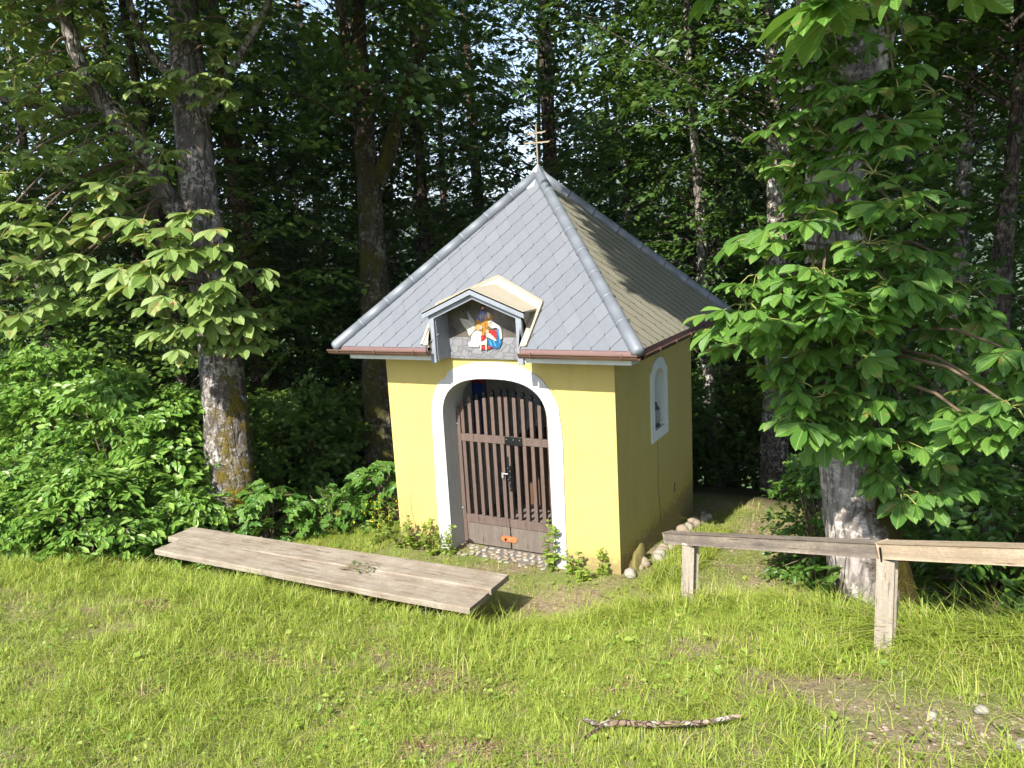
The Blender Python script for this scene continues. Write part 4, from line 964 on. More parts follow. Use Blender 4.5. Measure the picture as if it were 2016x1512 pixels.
CR = [(1560, 240, 4.9), (1640, 60, 4.6), (1700, 60, 4.7), (1780, 80, 4.5), (1600, 60, 5.0), (1560, 330, 4.8), (1720, 250, 4.4), (1780, 260, 4.4), (1850, 300, 4.6), (1720, 340, 4.2), (1760, 400, 4.1), (1850, 420, 4.5), (1500, 470, 4.6), (1570, 450, 4.5), (1620, 540, 4.3), (1710, 480, 4.2), (1780, 520, 4.3), (1880, 520, 4.6), (1470, 600, 4.5), (1530, 590, 4.4), (1610, 620, 4.2), (1690, 600, 4.2), (1780, 620, 4.4), (1870, 620, 4.5), (1910, 570, 4.6), (1480, 690, 4.4), (1560, 680, 4.2), (1640, 690, 4.1), (1720, 700, 4.2), (1800, 720, 4.3), (1880, 700, 4.5), (1540, 770, 4.3), (1620, 780, 4.1), (1700, 790, 4.2), (1780, 800, 4.2), (1860, 780, 4.4), (1940, 760, 4.0), (1990, 800, 3.6), (1950, 860, 3.7), (1580, 820, 4.2), (1690, 850, 4.3), (1760, 870, 4.3), (1840, 860, 4.3), (1770, 970, 4.4), (1810, 990, 4.4), (1730, 925, 4.5), (1850, 940, 4.5), (2010, 700, 3.9),
      (1530, 150, 5.0), (1580, 160, 4.9), (1660, 190, 4.6), (1840, 180, 4.6), (1600, 380, 4.6), (1490, 540, 4.6), (1450, 640, 4.6), (1820, 560, 4.2), (1750, 560, 4.2), (1660, 640, 4.2), (1590, 720, 4.2), (1500, 640, 4.3), (1750, 740, 4.2), (1830, 660, 4.2), (1760, 150, 4.5), (1920, 640, 4.5), (1650, 500, 4.75), (1660, 560, 4.6), (1640, 640, 4.6), (1680, 730, 4.6), (1650, 800, 4.6), (1600, 260, 4.8), (1690, 420, 4.5), (1620, 110, 4.9), (1740, 20, 4.8), (1600, 520, 4.5), (1600, 580, 4.4), (1640, 580, 4.3), (1680, 660, 4.3), (1600, 660, 4.3), (1660, 720, 4.4), (1600, 760, 4.4), (1650, 830, 4.4), (1610, 850, 4.4), (1570, 740, 4.4), (1690, 800, 4.4), (1660, 610, 4.3), (1650, 130, 4.8), (1720, 190, 4.7), (1640, 200, 4.8), (1700, 290, 4.6), (1610, 300, 4.8)]
CR = [(x_, y_, d_+.42*(y_ > 640 and x_ < 1900)) for x_, y_, d_ in CR]
ctrR = np.array([at(*c) for c in CR])
partA, hubA, ccA = chestnut_leaf_cloud(ctrR, 8, R2, .150, TCH, .21, np.array([-.3, -.8, .1]))
NEAR = np.array([at(1650, 0, 2.3), at(1640, -60, 2.2), at(1395, -50, 2.6), at(1500, -70, 2.5), at(1760, -40, 2.5), at(1900, -60, 2.6)])
partN, hubN, ccN = chestnut_leaf_cloud(NEAR, 4, R2, .165, TCH, .10)
upR = np.concatenate([ell_points(1150, (5.3, -3.4, 6.9), (3.0, 3.4, 2.0), R2), ell_points(500, (3.9, -1.4, 6.6), (1.4, 1.7, 1.3), R2), ell_points(620, (2.75, -1.0, 6.5), (1.2, 1.9, 1.2), R2), ell_points(500, (6.2, .5, 6.8), (3.0, 3.0, 2.2), R2)])
upR = upR[shade_ok(upR)]; upR = upR[(np.array([proj(p)[1] if proj(p)[2] > 0 else -999 for p in upR]) < -60)]
partB, hubB, ccB = chestnut_leaf_cloud(upR, 4, R2, .19, TQ, .28)
V, F, U = join([partA, partN, partB])
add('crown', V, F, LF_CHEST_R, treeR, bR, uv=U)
tpR = np.concatenate([spline([at(1690, 1000, 5.3), at(1650, 600, 5.3), at(1638, 400, 5.3), at(1700, 100, 5.3), at(1730, -200, 5.35)], 50)])
stalks(np.concatenate([ctrR, NEAR+np.array([0, 0, .0])]), np.concatenate([hubA, hubN]), np.concatenate([ccA, ccN]), np.concatenate([tpR, spline([at(1712, 20, 5.3), at(1700, -150, 4.7), at(1650, -350, 4.0), at(1600, -560, 3.5)], 20)]), R2, treeR, bR)

# ------------------------------------------------------------------ shrubs
def shrub_mesh(h, rad, nsp, J, size, R, tm=TL, tilt=.6, low=.05, length=.55, front=None):
    """local leaf cloud of a layered shrub of height h and radius rad"""
    z = R.uniform(low, 1, nsp)*h; a = R.uniform(0, 2*np.pi, nsp); prof = np.sqrt(np.clip(1-((z/h-.42)/.62)**2, .05, 1))
    rr = rad*prof*R.uniform(.35, 1, nsp)**.6
    B = np.c_[np.cos(a)*rr, np.sin(a)*rr, z]
    dr = np.c_[np.cos(a), np.sin(a), R.normal(.05, .22, nsp)]+R.normal(0, .35, (nsp, 3))
    nm = np.array([0, 0, 1.0])+np.c_[np.cos(a), np.sin(a), 0*a]*tilt+R.normal(0, .25, (nsp, 3))
    B = B-nrm(dr)*length*.6
    return sprays(B, dr, nm, R.uniform(.6, 1.15, nsp)*length, J, size, R, tm), B, B+nrm(dr)*length*.6
def shrub(name, pos, h, rad, nsp, J, size, mat, R, label, cat='shrub', group=None, tm=TL, length=.55, stems=7, z0=None, low=.05):
    b_ = np.array([pos[0], pos[1], float(ground_z(pos[0], pos[1]))-.05 if z0 is None else z0])
    root = empty(name, b_); tag(root, label, cat, group)
    (V, F, U), B, E_ = shrub_mesh(h, rad, nsp, J, size, R, tm, length=length, low=low)
    obj_of('foliage', make_mesh('foliage', V, F, mat, uv=U), root, b_)
    mb = MB()
    for i in range(stems):
        a = R.uniform(0, 6.28); tp = np.array([math.cos(a)*rad*.55, math.sin(a)*rad*.55, h*R.uniform(.6, .92)])
        mb.put(*tube(spline([(math.cos(a)*.06, math.sin(a)*.06, 0), tp*np.array([.35, .35, .5]), tp], 7), np.linspace(.016, .004, 7), 5, False))
    k = R.choice(len(B), min(len(B), 60), False)
    for i in k:
        s0 = np.array([B[i][0]*.3, B[i][1]*.3, max(B[i][2]*.75, .02)])
        mb.put(*tube([s0, (s0+B[i])/2+np.array([0, 0, .03]), E_[i]], [.007, .005, .003], 4, False))
    me = make_mesh('stem', np.concatenate(mb.V), mb.F, TWIG)
    obj_of('stem', me, root, b_)
    return root
R3 = np.random.default_rng(21)
LB = [(-3.75, -2.05, 1.9, .8, 'leafy beech shrub at the far left edge above the lawn'), (-2.75, -1.75, 1.5, .75, 'low beech shrub spilling over the lawn edge left of the bench'), (-2.05, -1.0, .9, .45, 'small beech shrub at the left end of the plank bench'),
      (-3.5, -.75, 2.55, .95, 'tall beech shrub behind the two low ones at the left lawn edge'), (-2.75, -.55, 2.1, .7, 'bright beech shrub tight against the left chestnut trunk'), (-5.0, -.6, 3.2, 1.1, 'tallest beech shrub at the far left, below the chestnut leaves')]
for i, (x, y, h, r, lab) in enumerate(LB):
    shrub('beech_shrub', (x, y), h, r, int(125*r*h+50), 30, .10, LF_BEECH, R3, lab, 'shrub', 'beech shrubs at the left lawn edge', length=.55)
shrub('sycamore_seedling', (-1.55, -.35), .75, .45, 45, 12, .13, LF_MAPLE, R3, 'broad-leaved seedling clump at the foot of the left chestnut', 'plant', 'seedlings left of the chapel', TMP, .4, 5)
shrub('sycamore_seedling', (-.62, .48), .80, .42, 48, 12, .13, LF_MAPLE, R3, 'broad-leaved seedling clump against the chapel left corner', 'plant', 'seedlings left of the chapel', TMP, .4, 5)
shrub('sycamore_seedling', (-1.15, .15), .55, .40, 36, 12, .12, LF_MAPLE, R3, 'low seedling clump midway between left chestnut and chapel', 'plant', 'seedlings left of the chapel', TMP, .38, 5)
shrub('bush', (4.12, .72), 1.15, .50, 150, 26, .062, LF_SHRUB, R3, 'rounded small-leaved bush between the side path and the right chestnut', length=.36, stems=9)
shrub('bush', (4.35, 1.75), 1.2, .5, 110, 26, .062, LF_SHRUB, R3, 'second small-leaved bush further back along the side path', length=.36)
shrub('sycamore_sapling', (4.44, -1.18), .95, .17, 13, 6, .15, LF_MAPLE, R3, 'young sycamore with bright lobed leaves left of the right chestnut trunk', 'sapling', None, TMP, .24, 3, low=.35)
for i, (x, y, h, r, lab) in enumerate([(5.35, .1, 1.5, .75, 'dark leafy bush right of the chestnut trunk, under the rail'), (6.3, -.3, 1.9, .9, 'dark leafy bush at the right edge of the picture'), (5.9, 1.3, 2.3, 1.0, 'tall dark bush behind the others at the right edge'), (5.55, -.75, .8, .5, 'low broad-leaved bush in the hollow below the rail')]):
    if i == 3: shrub('undergrowth_bush', (x, y), h, r, 60, 12, .13, LF_MAPLE, R3, lab, 'bush', 'bushes in the hollow at the right', TMP, .4)
    else: shrub('undergrowth_bush', (x, y), h, r, int(110*h*r), 30, .085, LF_SHRUB, R3, lab, 'bush', 'bushes in the hollow at the right', length=.5)

# ------------------------------------------------------------------ woodland
R4 = np.random.default_rng(33)
def crown_mesh(h0, h1, rad, nsp, J, size, R, mat, name='crown', length=1.0, tm=None, conifer=False):
    tm = tm or tmpl_quad(.95)
    u = R.uniform(0, 1, nsp)
    z = h0+(h1-h0)*u; a = R.uniform(0, 2*np.pi, nsp)
    prof = (1-u)*1.1+.08 if conifer else np.sqrt(np.clip(1-((u-.45)/.60)**2, .04, 1))
    rr = rad*prof*R.uniform(.15, 1, nsp)**.55
    lump = 1+.25*np.sin(3*a+z*.8)+.18*np.sin(5*a-z*1.3)
    rr *= lump
    B = np.c_[np.cos(a)*rr, np.sin(a)*rr, z]
    dr = np.c_[np.cos(a), np.sin(a), R.normal(-.25 if conifer else .0, .2, nsp)]+R.normal(0, .3, (nsp, 3))
    nm = np.array([0, 0, 1.0])+np.c_[np.cos(a), np.sin(a), 0*a]*.3+R.normal(0, .3, (nsp, 3))
    B -= nrm(dr)*length*.7
    V, F, U = sprays(B, dr, nm, R.uniform(.6, 1.2, nsp)*length, J, size, R, tm, droop=.3)
    me = make_mesh(name, V, F, mat, uv=U)
    mb = MB(); k = R.choice(nsp, 90, False)
    for i in k:
        e = B[i]+nrm(dr[i])*length*.3; s0 = np.array([0, 0, max(e[2]-np.hypot(e[0], e[1])*(R.uniform(.05, .75) if not conifer else -.1), .4)])
        mb.put(*tube(spline([s0, s0*.5+e*.5+np.array([0, 0, .15]), e], 6), np.linspace(.016, .005, 6), 4, False))
    bm_ = make_mesh('branch', np.concatenate(mb.V), mb.F, BK_DARK)
    return me, bm_
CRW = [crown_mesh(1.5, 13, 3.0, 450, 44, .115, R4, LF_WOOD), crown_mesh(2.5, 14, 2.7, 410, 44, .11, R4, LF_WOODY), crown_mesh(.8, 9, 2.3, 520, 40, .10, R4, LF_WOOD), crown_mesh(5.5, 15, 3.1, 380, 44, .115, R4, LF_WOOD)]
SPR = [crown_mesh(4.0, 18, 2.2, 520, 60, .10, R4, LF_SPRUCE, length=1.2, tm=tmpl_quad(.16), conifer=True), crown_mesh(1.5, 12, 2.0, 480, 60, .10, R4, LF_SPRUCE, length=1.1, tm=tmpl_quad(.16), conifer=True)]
def wood_tree(name, x, y, h, rad, lean, bark, crown, label, rot=0.0, cat='tree', group='trees of the wood behind the chapel', path=None, limbs=None, scale=1.0):
    b_ = np.array([x, y, float(ground_z(x, y))-.15]); root = empty(name, b_); tag(root, label, cat, group)
    if path is None:
        P = [b_, b_+np.array([lean[0]*.3, lean[1]*.3, h*.33]), b_+np.array([lean[0]*.75+R4.normal(0, .06), lean[1]*.75, h*.66]), b_+np.array([lean[0], lean[1], h])]
    else: P = [b_]+list(path)
    r = np.linspace(1, .22, len(P))*rad
    tr = tree_trunk('trunk', P, r, bark, root, b_, 16, 46, .035, .3, R4)
    if limbs:
        mb = MB()
        for LP, lr in limbs: limb(mb, LP, lr, 10, 16)
        mb.build('limb', [bark], tr, b_, smooth=True)
    if crown is not None:
        for nm, me in zip(('crown', 'branch'), crown):
            o = bpy.data.objects.new(nm, me); COL.objects.link(o); o.parent = root
            o.rotation_euler = (0, 0, rot); o.scale = (scale, scale, scale); WL[o.name] = b_
            if nm == 'branch': o['kind'] = 'stuff'
    return root
forked = wood_tree('forked_tree', -2.05, 2.40, 9, .30, (0, 0), BK_MOSS, CRW[3], 'mossy forked tree rising behind the left slope of the chapel roof', 1.0,
  path=[at(757, 900, 11.5), at(745, 700, 11.5), at(735, 500, 11.5), at(725, 350, 11.5), at(712, 200, 11.5), at(705, 0, 11.5), at(700, -250, 11.6)],
  limbs=[([at(742, 360, 11.5), at(765, 300, 11.45), at(792, 215, 11.4), at(825, 100, 11.3), at(850, -20, 11.2), at(880, -200, 11.1)], [.13, .13, .12, .10, .08, .04]), ([at(716, 230, 11.5), at(692, 130, 11.5), at(670, 20, 11.5), at(640, -150, 11.4)], [.09, .085, .07, .04])])
wood_tree('spruce_tree', -5.12, 3.2, 15, .21, (-.5, .25), BK_SPRUCE, SPR[0], 'spruce with reddish bark just right of the left chestnut', .3)
wood_tree('slender_tree', -5.32, 4.48, 12, .08, (-.9, .3), BK_PALE, CRW[2], 'slender pale stem between the reddish spruce and the forked tree', .8)
wood_tree('spruce_tree', -3.94, 8.95, 16, .19, (-.3, .3), BK_SPRUCE, SPR[0], 'brown spruce trunk between the forked tree and the roof cross', 2.0)
wood_tree('beech_tree', -1.49, 7.49, 15, .20, (-.3, .4), BK_DARK, CRW[0], 'dark beech trunk directly behind the roof cross', .5)
wood_tree('lichened_tree', 2.93, 5.37, 13, .18, (-.25, .3), BK_PALE, CRW[3], 'lichened tree forking low, left of the right chestnut foliage', 2.4, path=[np.array([3.0, 5.25, 1.5]), at(1532, 480, 11), at(1525, 350, 11), at(1520, 150, 11), at(1512, -50, 11), np.array([2.7, 5.9, 9.0])],
  limbs=[([at(1530, 340, 11), at(1552, 280, 11), at(1575, 210, 11.1), at(1590, 100, 11.2)], [.10, .09, .08, .05])])
wood_tree('pale_tree', 5.23, 4.84, 12, .135, (.1, .3), BK_PALE, CRW[3], 'pale lichen-speckled trunk right of the right chestnut', .2, path=[np.array([5.1, 4.6, .8]), at(1887, 600, 9.5), at(1897, 350, 9.5), at(1915, 100, 9.5), at(1920, -60, 9.5), at(1925, -400, 9.6)])
wood_tree('dark_tree', 5.56, 3.11, 10, .15, (.3, 0), BK_DARK, CRW[3], 'dark brown trunk at the right edge of the picture', 1.7, path=[np.array([5.5, 3.0, .6]), at(1962, 640, 8), at(1975, 480, 8), at(1995, 300, 8), at(2010, 100, 8), at(2030, -200, 8)])
wood_tree('slender_tree', 4.4, 9.94, 13, .12, (0, .2), BK_PALE, CRW[1], 'slender pale stem seen through the right chestnut leaves', .9)
BGT = [(-9.6, 1.2, 0, 'beech at the left edge behind the tall beech shrub', 2), (-11.5, 3.6, 0, 'far beech at the left picture edge, half hidden', 0), (-6.1, 3.4, 0, 'shaded beech just left of the reddish trunk', 2), (-4.7, 1.3, 0, 'beech close behind the left chestnut trunk', 1), (-8.2, -.6, 0, 'beech beyond the left picture edge, over the shrubs', 2), (-7.92, 7.89, 0, 'spruce behind the left chestnut, deep in the wood', 1), (-7.14, 10.1, 0, 'beech far behind the forked tree', 0), (-7.0, 2.5, 0, 'beech left of the left chestnut', 2), (-6.9, .6, 0, 'beech at the far left above the beech shrubs', 1), (-5.2, 6.2, 0, 'shaded beech between left chestnut and forked tree', 2), (-.84, 10.3, 0, 'beech right of the roof cross, deep in the wood', 1), (.66, 8.94, 0, 'beech behind the right slope of the roof', 0), (.4, 13.0, 0, 'beech farther back behind the right slope of the roof', 1), (3.1, 9.0, 0, 'beech between the lichened tree and the right chestnut', 2), (-6.4, 11.1, 0, 'spruce far back left of the roof cross', 0),
       (-3.3, 5.6, 0, 'shaded beech behind the forked tree', 2), (1.7, 6.6, 0, 'beech just behind the chapel rear corner', 2), (6.5, 6.8, 0, 'beech at the right edge behind the pale trunk', 0), (7.6, 3.2, 0, 'beech beyond the right edge bushes', 2), (-9.6, 4.6, 0, 'beech at the left edge, deep in the wood', 0), (-4.6, 12.6, 0, 'beech filling the gap left of the cross, far back', 3), (-9.8, 9.0, 0, 'far beech at the upper left corner', 1), (2.4, 12.5, 0, 'far beech left of the right chestnut', 0), (5.6, 12.0, 0, 'far beech behind the right chestnut', 1), (-2.1, 12.0, 0, 'far beech behind the cross', 2)]
PLACE = ['at the far left', 'left of the left chestnut', 'behind the left chestnut', 'behind the reddish trunk', 'left of the forked tree', 'behind the forked tree', 'left of the cross', 'behind the cross', 'right of the cross', 'behind the right roof slope', 'left of the lichened tree', 'behind the lichened tree', 'behind the right chestnut', 'at the far right']
BACK = [(-17.5, 6.0), (-15.5, 8.0), (-13.5, 9.6), (-12.0, 11.5), (-10.4, 13.2), (-8.6, 14.4), (-6.8, 15.4), (-4.6, 16.4), (-2.4, 16.8), (-.2, 17.0), (2.0, 16.6), (4.2, 16.0), (6.6, 14.6), (9.0, 12.0)]
for (x_, y_), pl in zip(BACK, PLACE): BGT.append((x_, y_, 0, 'beech of the dark back row, '+pl, 2))
for i, (x, y, _, lab, kk) in enumerate(BGT):
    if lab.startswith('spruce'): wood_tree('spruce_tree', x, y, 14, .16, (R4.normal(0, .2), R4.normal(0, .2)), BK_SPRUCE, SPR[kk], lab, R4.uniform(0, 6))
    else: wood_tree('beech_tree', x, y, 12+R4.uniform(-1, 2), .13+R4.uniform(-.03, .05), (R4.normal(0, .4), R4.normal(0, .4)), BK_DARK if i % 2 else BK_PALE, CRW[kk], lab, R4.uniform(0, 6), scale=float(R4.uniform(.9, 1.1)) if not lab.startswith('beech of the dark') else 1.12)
# understorey shrubs sharing three meshes
UM = []
for q in range(3):
    (V, F, U), B, E_ = shrub_mesh(2.3, 1.3, 260, 36, .095, R4, tmpl_quad(.9), length=.8)
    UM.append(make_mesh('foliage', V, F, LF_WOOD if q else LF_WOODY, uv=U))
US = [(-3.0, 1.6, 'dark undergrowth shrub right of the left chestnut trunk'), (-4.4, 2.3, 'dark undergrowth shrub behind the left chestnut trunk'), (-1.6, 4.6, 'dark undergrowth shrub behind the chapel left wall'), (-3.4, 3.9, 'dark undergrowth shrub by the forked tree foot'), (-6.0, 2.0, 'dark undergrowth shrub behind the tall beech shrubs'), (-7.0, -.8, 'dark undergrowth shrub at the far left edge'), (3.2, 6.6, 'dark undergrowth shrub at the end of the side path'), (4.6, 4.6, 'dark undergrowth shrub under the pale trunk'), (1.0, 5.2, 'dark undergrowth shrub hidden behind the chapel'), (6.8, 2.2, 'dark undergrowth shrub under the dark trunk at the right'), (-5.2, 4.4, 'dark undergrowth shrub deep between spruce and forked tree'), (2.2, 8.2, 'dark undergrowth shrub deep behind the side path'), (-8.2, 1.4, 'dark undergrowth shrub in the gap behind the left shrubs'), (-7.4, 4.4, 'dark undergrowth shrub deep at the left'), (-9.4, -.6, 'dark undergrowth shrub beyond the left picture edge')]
for i, (x, y, lab) in enumerate(US):
    b_ = np.array([x, y, float(ground_z(x, y))-.1]); root = empty('undergrowth_shrub', b_); tag(root, lab, 'shrub', 'undergrowth shrubs in the wood')
    o = obj_of('foliage', UM[i % 3], root, b_); o.rotation_euler = (0, 0, R4.uniform(0, 6)); s = R4.uniform(.8, 1.15); o.scale = (s, s, s)
    mb = MB()
    for q in range(6):
        a = R4.uniform(0, 6.28); mb.put(*tube(spline([(0, 0, 0), (.3*math.cos(a), .3*math.sin(a), .8), (.7*math.cos(a), .7*math.sin(a), 1.9)], 6), np.linspace(.02, .006, 6), 5, False))
    obj_of('stem', make_mesh('stem', np.concatenate(mb.V), mb.F, TWIG), root, b_)

# ------------------------------------------------------------------ bench, fence, stones, sticks
bench = empty('plank_bench', (.15, -1.45, .05))
tag(bench, 'long low bench of weathered planks in front of the chapel door', 'bench')
def plank(x0, x1, y0, y1, zt, th, seed, name='plank'):
    R = np.random.default_rng(seed); n = 40; xs = np.linspace(x0, x1, n)
    dy0 = np.cumsum(R.normal(0, .0012, n)); dy1 = np.cumsum(R.normal(0, .0012, n)); dz = .012*np.sin(np.linspace(0, 3, n)+seed)+np.cumsum(R.normal(0, .0004, n))
    ch = .008; V = []
    for i, x in enumerate(xs):
        sk_ = .034*(x+1.6); a, b_ = y0+dy0[i]+sk_, y1+dy1[i]+sk_*.8; z = zt+dz[i]
        V += [(x, a, z-th), (x, a-.0, z-ch*1.3), (x, a+ch, z), ((x), (a+b_)/2, z-.004), (x, b_-ch, z), (x, b_, z-ch), (x, b_, z-th)]
    k = 7; F = [[i*k+j, i*k+(j+1) % k, (i+1)*k+(j+1) % k, (i+1)*k+j] for i in range(n-1) for j in range(k)]
    F += [list(range(k))[::-1], [(n-1)*k+j for j in range(k)]]
    return add(name, V, F, BENCHW, bench, ((x0+x1)/2, (y0+y1)/2, zt))
ZBN = .402
plank(-1.585, 1.90, -1.802, -1.482, ZBN, .05, 2); plank(-1.80, 1.915, -1.474, -1.165, ZBN+.003, .05, 5)
for xx in (-1.05, 1.35):
    m = MB(); m.box(np.array((xx-.08, -1.56, -.15)), np.array((xx+.08, -1.25, ZBN-.058)), 0, .01); m.build('support', [mat_wood('support_wood', c4(.10, .08, .06), c4(.05, .04, .03), 2)], bench, (xx, -1.45, 0))
fence = empty('rail_fence', (3.49, -1.17, .4)); tag(fence, 'low weathered wooden rail on square posts along the lawn edge', 'fence')
def rail(p, q, wd, ht, mat, name='rail'):
    p = np.array(p, float); q = np.array(q, float); d = q-p; L = np.linalg.norm(d); m = MB(); m.beam((0, 0, 0), (L, 0, 0), wd, ht, 0, .007)
    o = m.build(name, [mat], None); COL.objects.unlink(o); link(o, fence, p)
    o.rotation_euler = Vector(d).to_track_quat('X', 'Z').to_euler(); return o
rail((3.27, -.985, .895), (4.775, -2.135, 1.462), .085, .078, RAILW); rail((4.78, -2.150, 1.470), (6.25, -3.15, 2.01), .085, .080, RAILW2)
for (x, y, z0_, z1_, s, ln) in ((3.485, -1.155, .0, .936, .074, -.012), (4.80, -2.175, .4, 1.425, .068, .0), (6.05, -3.02, .6, 1.88, .09, 0)):
    m = MB(); a = -.22; c_, s_ = math.cos(a)*s/2, math.sin(a)*s/2
    m.beam((x+ln*3, y, z0_), (x, y, z1_), s, s, 0, .010, (math.cos(a), math.sin(a), 0)); m.build('post', [POSTW], fence, (x, y, z0_))
m = MB(); m.put(*tube([(4.765, -2.21, 1.50), (4.775, -2.20, 1.42)], .006, 6)); m.build('joint_wire', [IRON], fence, (4.77, -2.2, 1.46))

def stone_mesh(R, sub=2, sq=.75):
    bm = bmesh.new(); bmesh.ops.create_icosphere(bm, subdivisions=sub, radius=1)
    ph = R.uniform(0, 6, (6,)); 
    for v in bm.verts:
        c = np.array(v.co); f = 1+.14*math.sin(2.3*c[0]+ph[0])+.12*math.sin(2.9*c[1]+ph[1])+.10*math.sin(3.7*c[2]+ph[2])+.07*math.sin(5*(c[0]+c[1])+ph[3])+R.normal(0, .025)
        v.co = Vector(c*f*np.array([1, .85, sq]))
    V = np.array([v.co[:] for v in bm.verts]); F = [[v.index for v in f.verts] for f in bm.faces]; bm.free(); return V, F
R5 = np.random.default_rng(44)
SM = [make_mesh('stone', *stone_mesh(R5), STONE if i % 2 else STONE2, smooth=True) for i in range(6)]
def stone(x, y, s, label, group, me=None, sink=.25, z=None):
    zz = float(ground_z(x, y)) if z is None else z
    o = bpy.data.objects.new('stone', me or SM[R5.integers(6)]); link(o, None, (x, y, zz+s*(.72-sink)))
    o.rotation_euler = (R5.uniform(-.4, .4), R5.uniform(-.4, .4), R5.uniform(0, 6)); o.scale = (s*R5.uniform(.85, 1.25), s*R5.uniform(.85, 1.15), s*R5.uniform(.8, 1.1))
    tag(o, label, 'stone', group); return o
stone(2.585, .02, .062, 'round pale stone at the chapel right front corner', None, SM[1])
big = bpy.data.objects.new('stone', make_mesh('stone', *stone_mesh(R5, 3, 1.25), MOSSROCK, smooth=True)); link(big, None, (2.54, .33, .05)); big.scale = (.07, .19, .12); big.rotation_euler = (.5, 0, .05)
tag(big, 'large mossy ochre boulder leaning on the base of the side wall', 'stone')
ORD = 'first second third fourth fifth sixth seventh eighth ninth tenth eleventh twelfth thirteenth fourteenth fifteenth sixteenth seventeenth eighteenth nineteenth twentieth twenty-first twenty-second twenty-third twenty-fourth twenty-fifth twenty-sixth'.split()
for i in range(26):
    y = .25+i*.085; x = 2.56+R5.uniform(.0, .14)+.02*i*.1
    stone(x, y, R5.uniform(.035, .075), ORD[i]+' fieldstone from the front corner in the row along the side wall', 'stones along the side wall')
for i in range(12):
    stone(R5.uniform(1.35, 1.80), R5.uniform(.36, .62), R5.uniform(.03, .05), 'pale stone heaped on the floor behind the gate', 'stones behind the gate', sink=.1, z=.02+R5.uniform(0, .02)+.06*(i % 3))
# cobbled threshold
cob = empty('cobbled_threshold', (1.24, -.02, .02)); tag(cob, 'strip of small cobbles set in front of the gate', 'paving')
CM = [make_mesh('cobble', *stone_mesh(R5, 1, .5), STONE if i % 2 else STONE2, smooth=True) for i in range(4)]
for r_ in range(5):
    for c_ in range(15):
        x = .69+c_*.079+(r_ % 2)*.035+R5.normal(0, .008); y = .20-r_*.066+R5.normal(0, .007)
        if y < -.02 and R5.uniform() < .35: continue
        if not .67 < x < 1.82: continue
        o = bpy.data.objects.new('cobble', CM[R5.integers(4)]); link(o, cob, (x, y, float(ground_z(x, y))+.006+R5.normal(0, .003) if y < 0 else .016+R5.normal(0, .002)))
        o.scale = (R5.uniform(.036, .052), R5.uniform(.026, .038), R5.uniform(.016, .024)); o.rotation_euler = (0, 0, R5.uniform(0, 6))
# fallen branch on the lawn
def gz(x, y, h=0): return np.array([x, y, float(ground_z(x, y))+h])
fb = empty('fallen_branch', gz(3.8, -3.25)); tag(fb, 'lichened dead branch lying in the foreground grass', 'branch')
for nm, pts, rr in (('branch_stem', [(3.52, -3.22), (3.62, -3.26), (3.74, -3.25), (3.88, -3.28), (4.0, -3.27), (4.12, -3.24), (4.27, -3.17)], [.009, .013, .014, .015, .014, .012, .009]), ('branch_spur', [(3.60, -3.40), (3.64, -3.28), (3.68, -3.12)], [.006, .008, .005])):
    P = [gz(x, y, .055) for x, y in pts]; V, F = tube(spline(P, 30), np.interp(np.linspace(0, 1, 30), np.linspace(0, 1, len(rr)), rr), 10, True, .08, R5); add(nm, V, F, STICKM, fb, fb.location, smooth=True)
tw = empty('dry_twig', gz(2.75, -.75)); tag(tw, 'thin dry twig lying on the path before the chapel corner', 'twig')
V, F = tube(spline([gz(2.45, -.45, .02), gz(2.7, -.6, .04), gz(2.95, -.95, .02)], 14), np.linspace(.006, .003, 14), 6); add('twig_stem', V, F, TWIG, tw, tw.location)
# leafy sprig on the bench
sg_ = empty('sprig', (.60, -1.42, ZBN+.01)); tag(sg_, 'small wilted leafy sprig lying on the plank bench', 'sprig')
mb = MB()
for a in (-.3, .1, .5): mb.put(*tube([(.45, -1.50, ZBN+.012), (.60, -1.45+a*.1, ZBN+.02), (.76, -1.40+a*.22, ZBN+.016)], [.004, .003, .002], 5, False))
mb.build('sprig_stem', [TWIG], sg_, (.6, -1.42, ZBN))
P = np.c_[R5.uniform(.47, .78, 34), R5.uniform(-1.50, -1.34, 34), np.full(34, ZBN+.018)]; V, F, U = leaves(P, np.c_[R5.normal(.6, .4, 34), R5.normal(0, .6, 34), R5.normal(.05, .1, 34)], np.array([0, 0, 1.0])+R5.normal(0, .3, (34, 3)), R5.uniform(.018, .042, 34), TL); add('sprig_leaf', V, F, LF_SHRUB, sg_, (.6, -1.42, ZBN))['kind'] = 'stuff'
# lantern in the niche
lan = empty('grave_lantern', (W-.045, 1.25, 1.166)); tag(lan, 'small white and grey grave lantern standing in the side niche', 'lantern')
def lathe(prof, c, seg=14):
    V = []; F = []
    for r_, z in prof: V += [(c[0]+r_*math.cos(t), c[1]+r_*math.sin(t), c[2]+z) for t in np.linspace(0, 2*np.pi, seg, endpoint=False)]
    n = len(prof)
    for i in range(n-1): F += [[i*seg+j, i*seg+(j+1) % seg, (i+1)*seg+(j+1) % seg, (i+1)*seg+j] for j in range(seg)]
    F += [list(range(seg))[::-1], [(n-1)*seg+j for j in range(seg)]]; return V, F
LW = mat_plain('lantern_white', c4(.34, .34, .32), .4, .3, 0, .5, 40); LG = mat_plain('lantern_grey', c4(.08, .08, .08), .5)
lc = (W-.045, 1.25, 1.166)
for nm, pr, mt in (('lantern_base', [(.050, 0), (.055, .012), (.040, .03), (.040, .042)], LG), ('lantern_body', [(.042, .042), (.046, .06), (.046, .16), (.040, .18)], LW), ('lantern_roof', [(.048, .18), (.050, .188), (.026, .225), (.022, .24), (.024, .252), (.008, .262)], LG)):
    V, F = lathe(pr, lc); add(nm, V, F, mt, lan, lc, smooth=False)

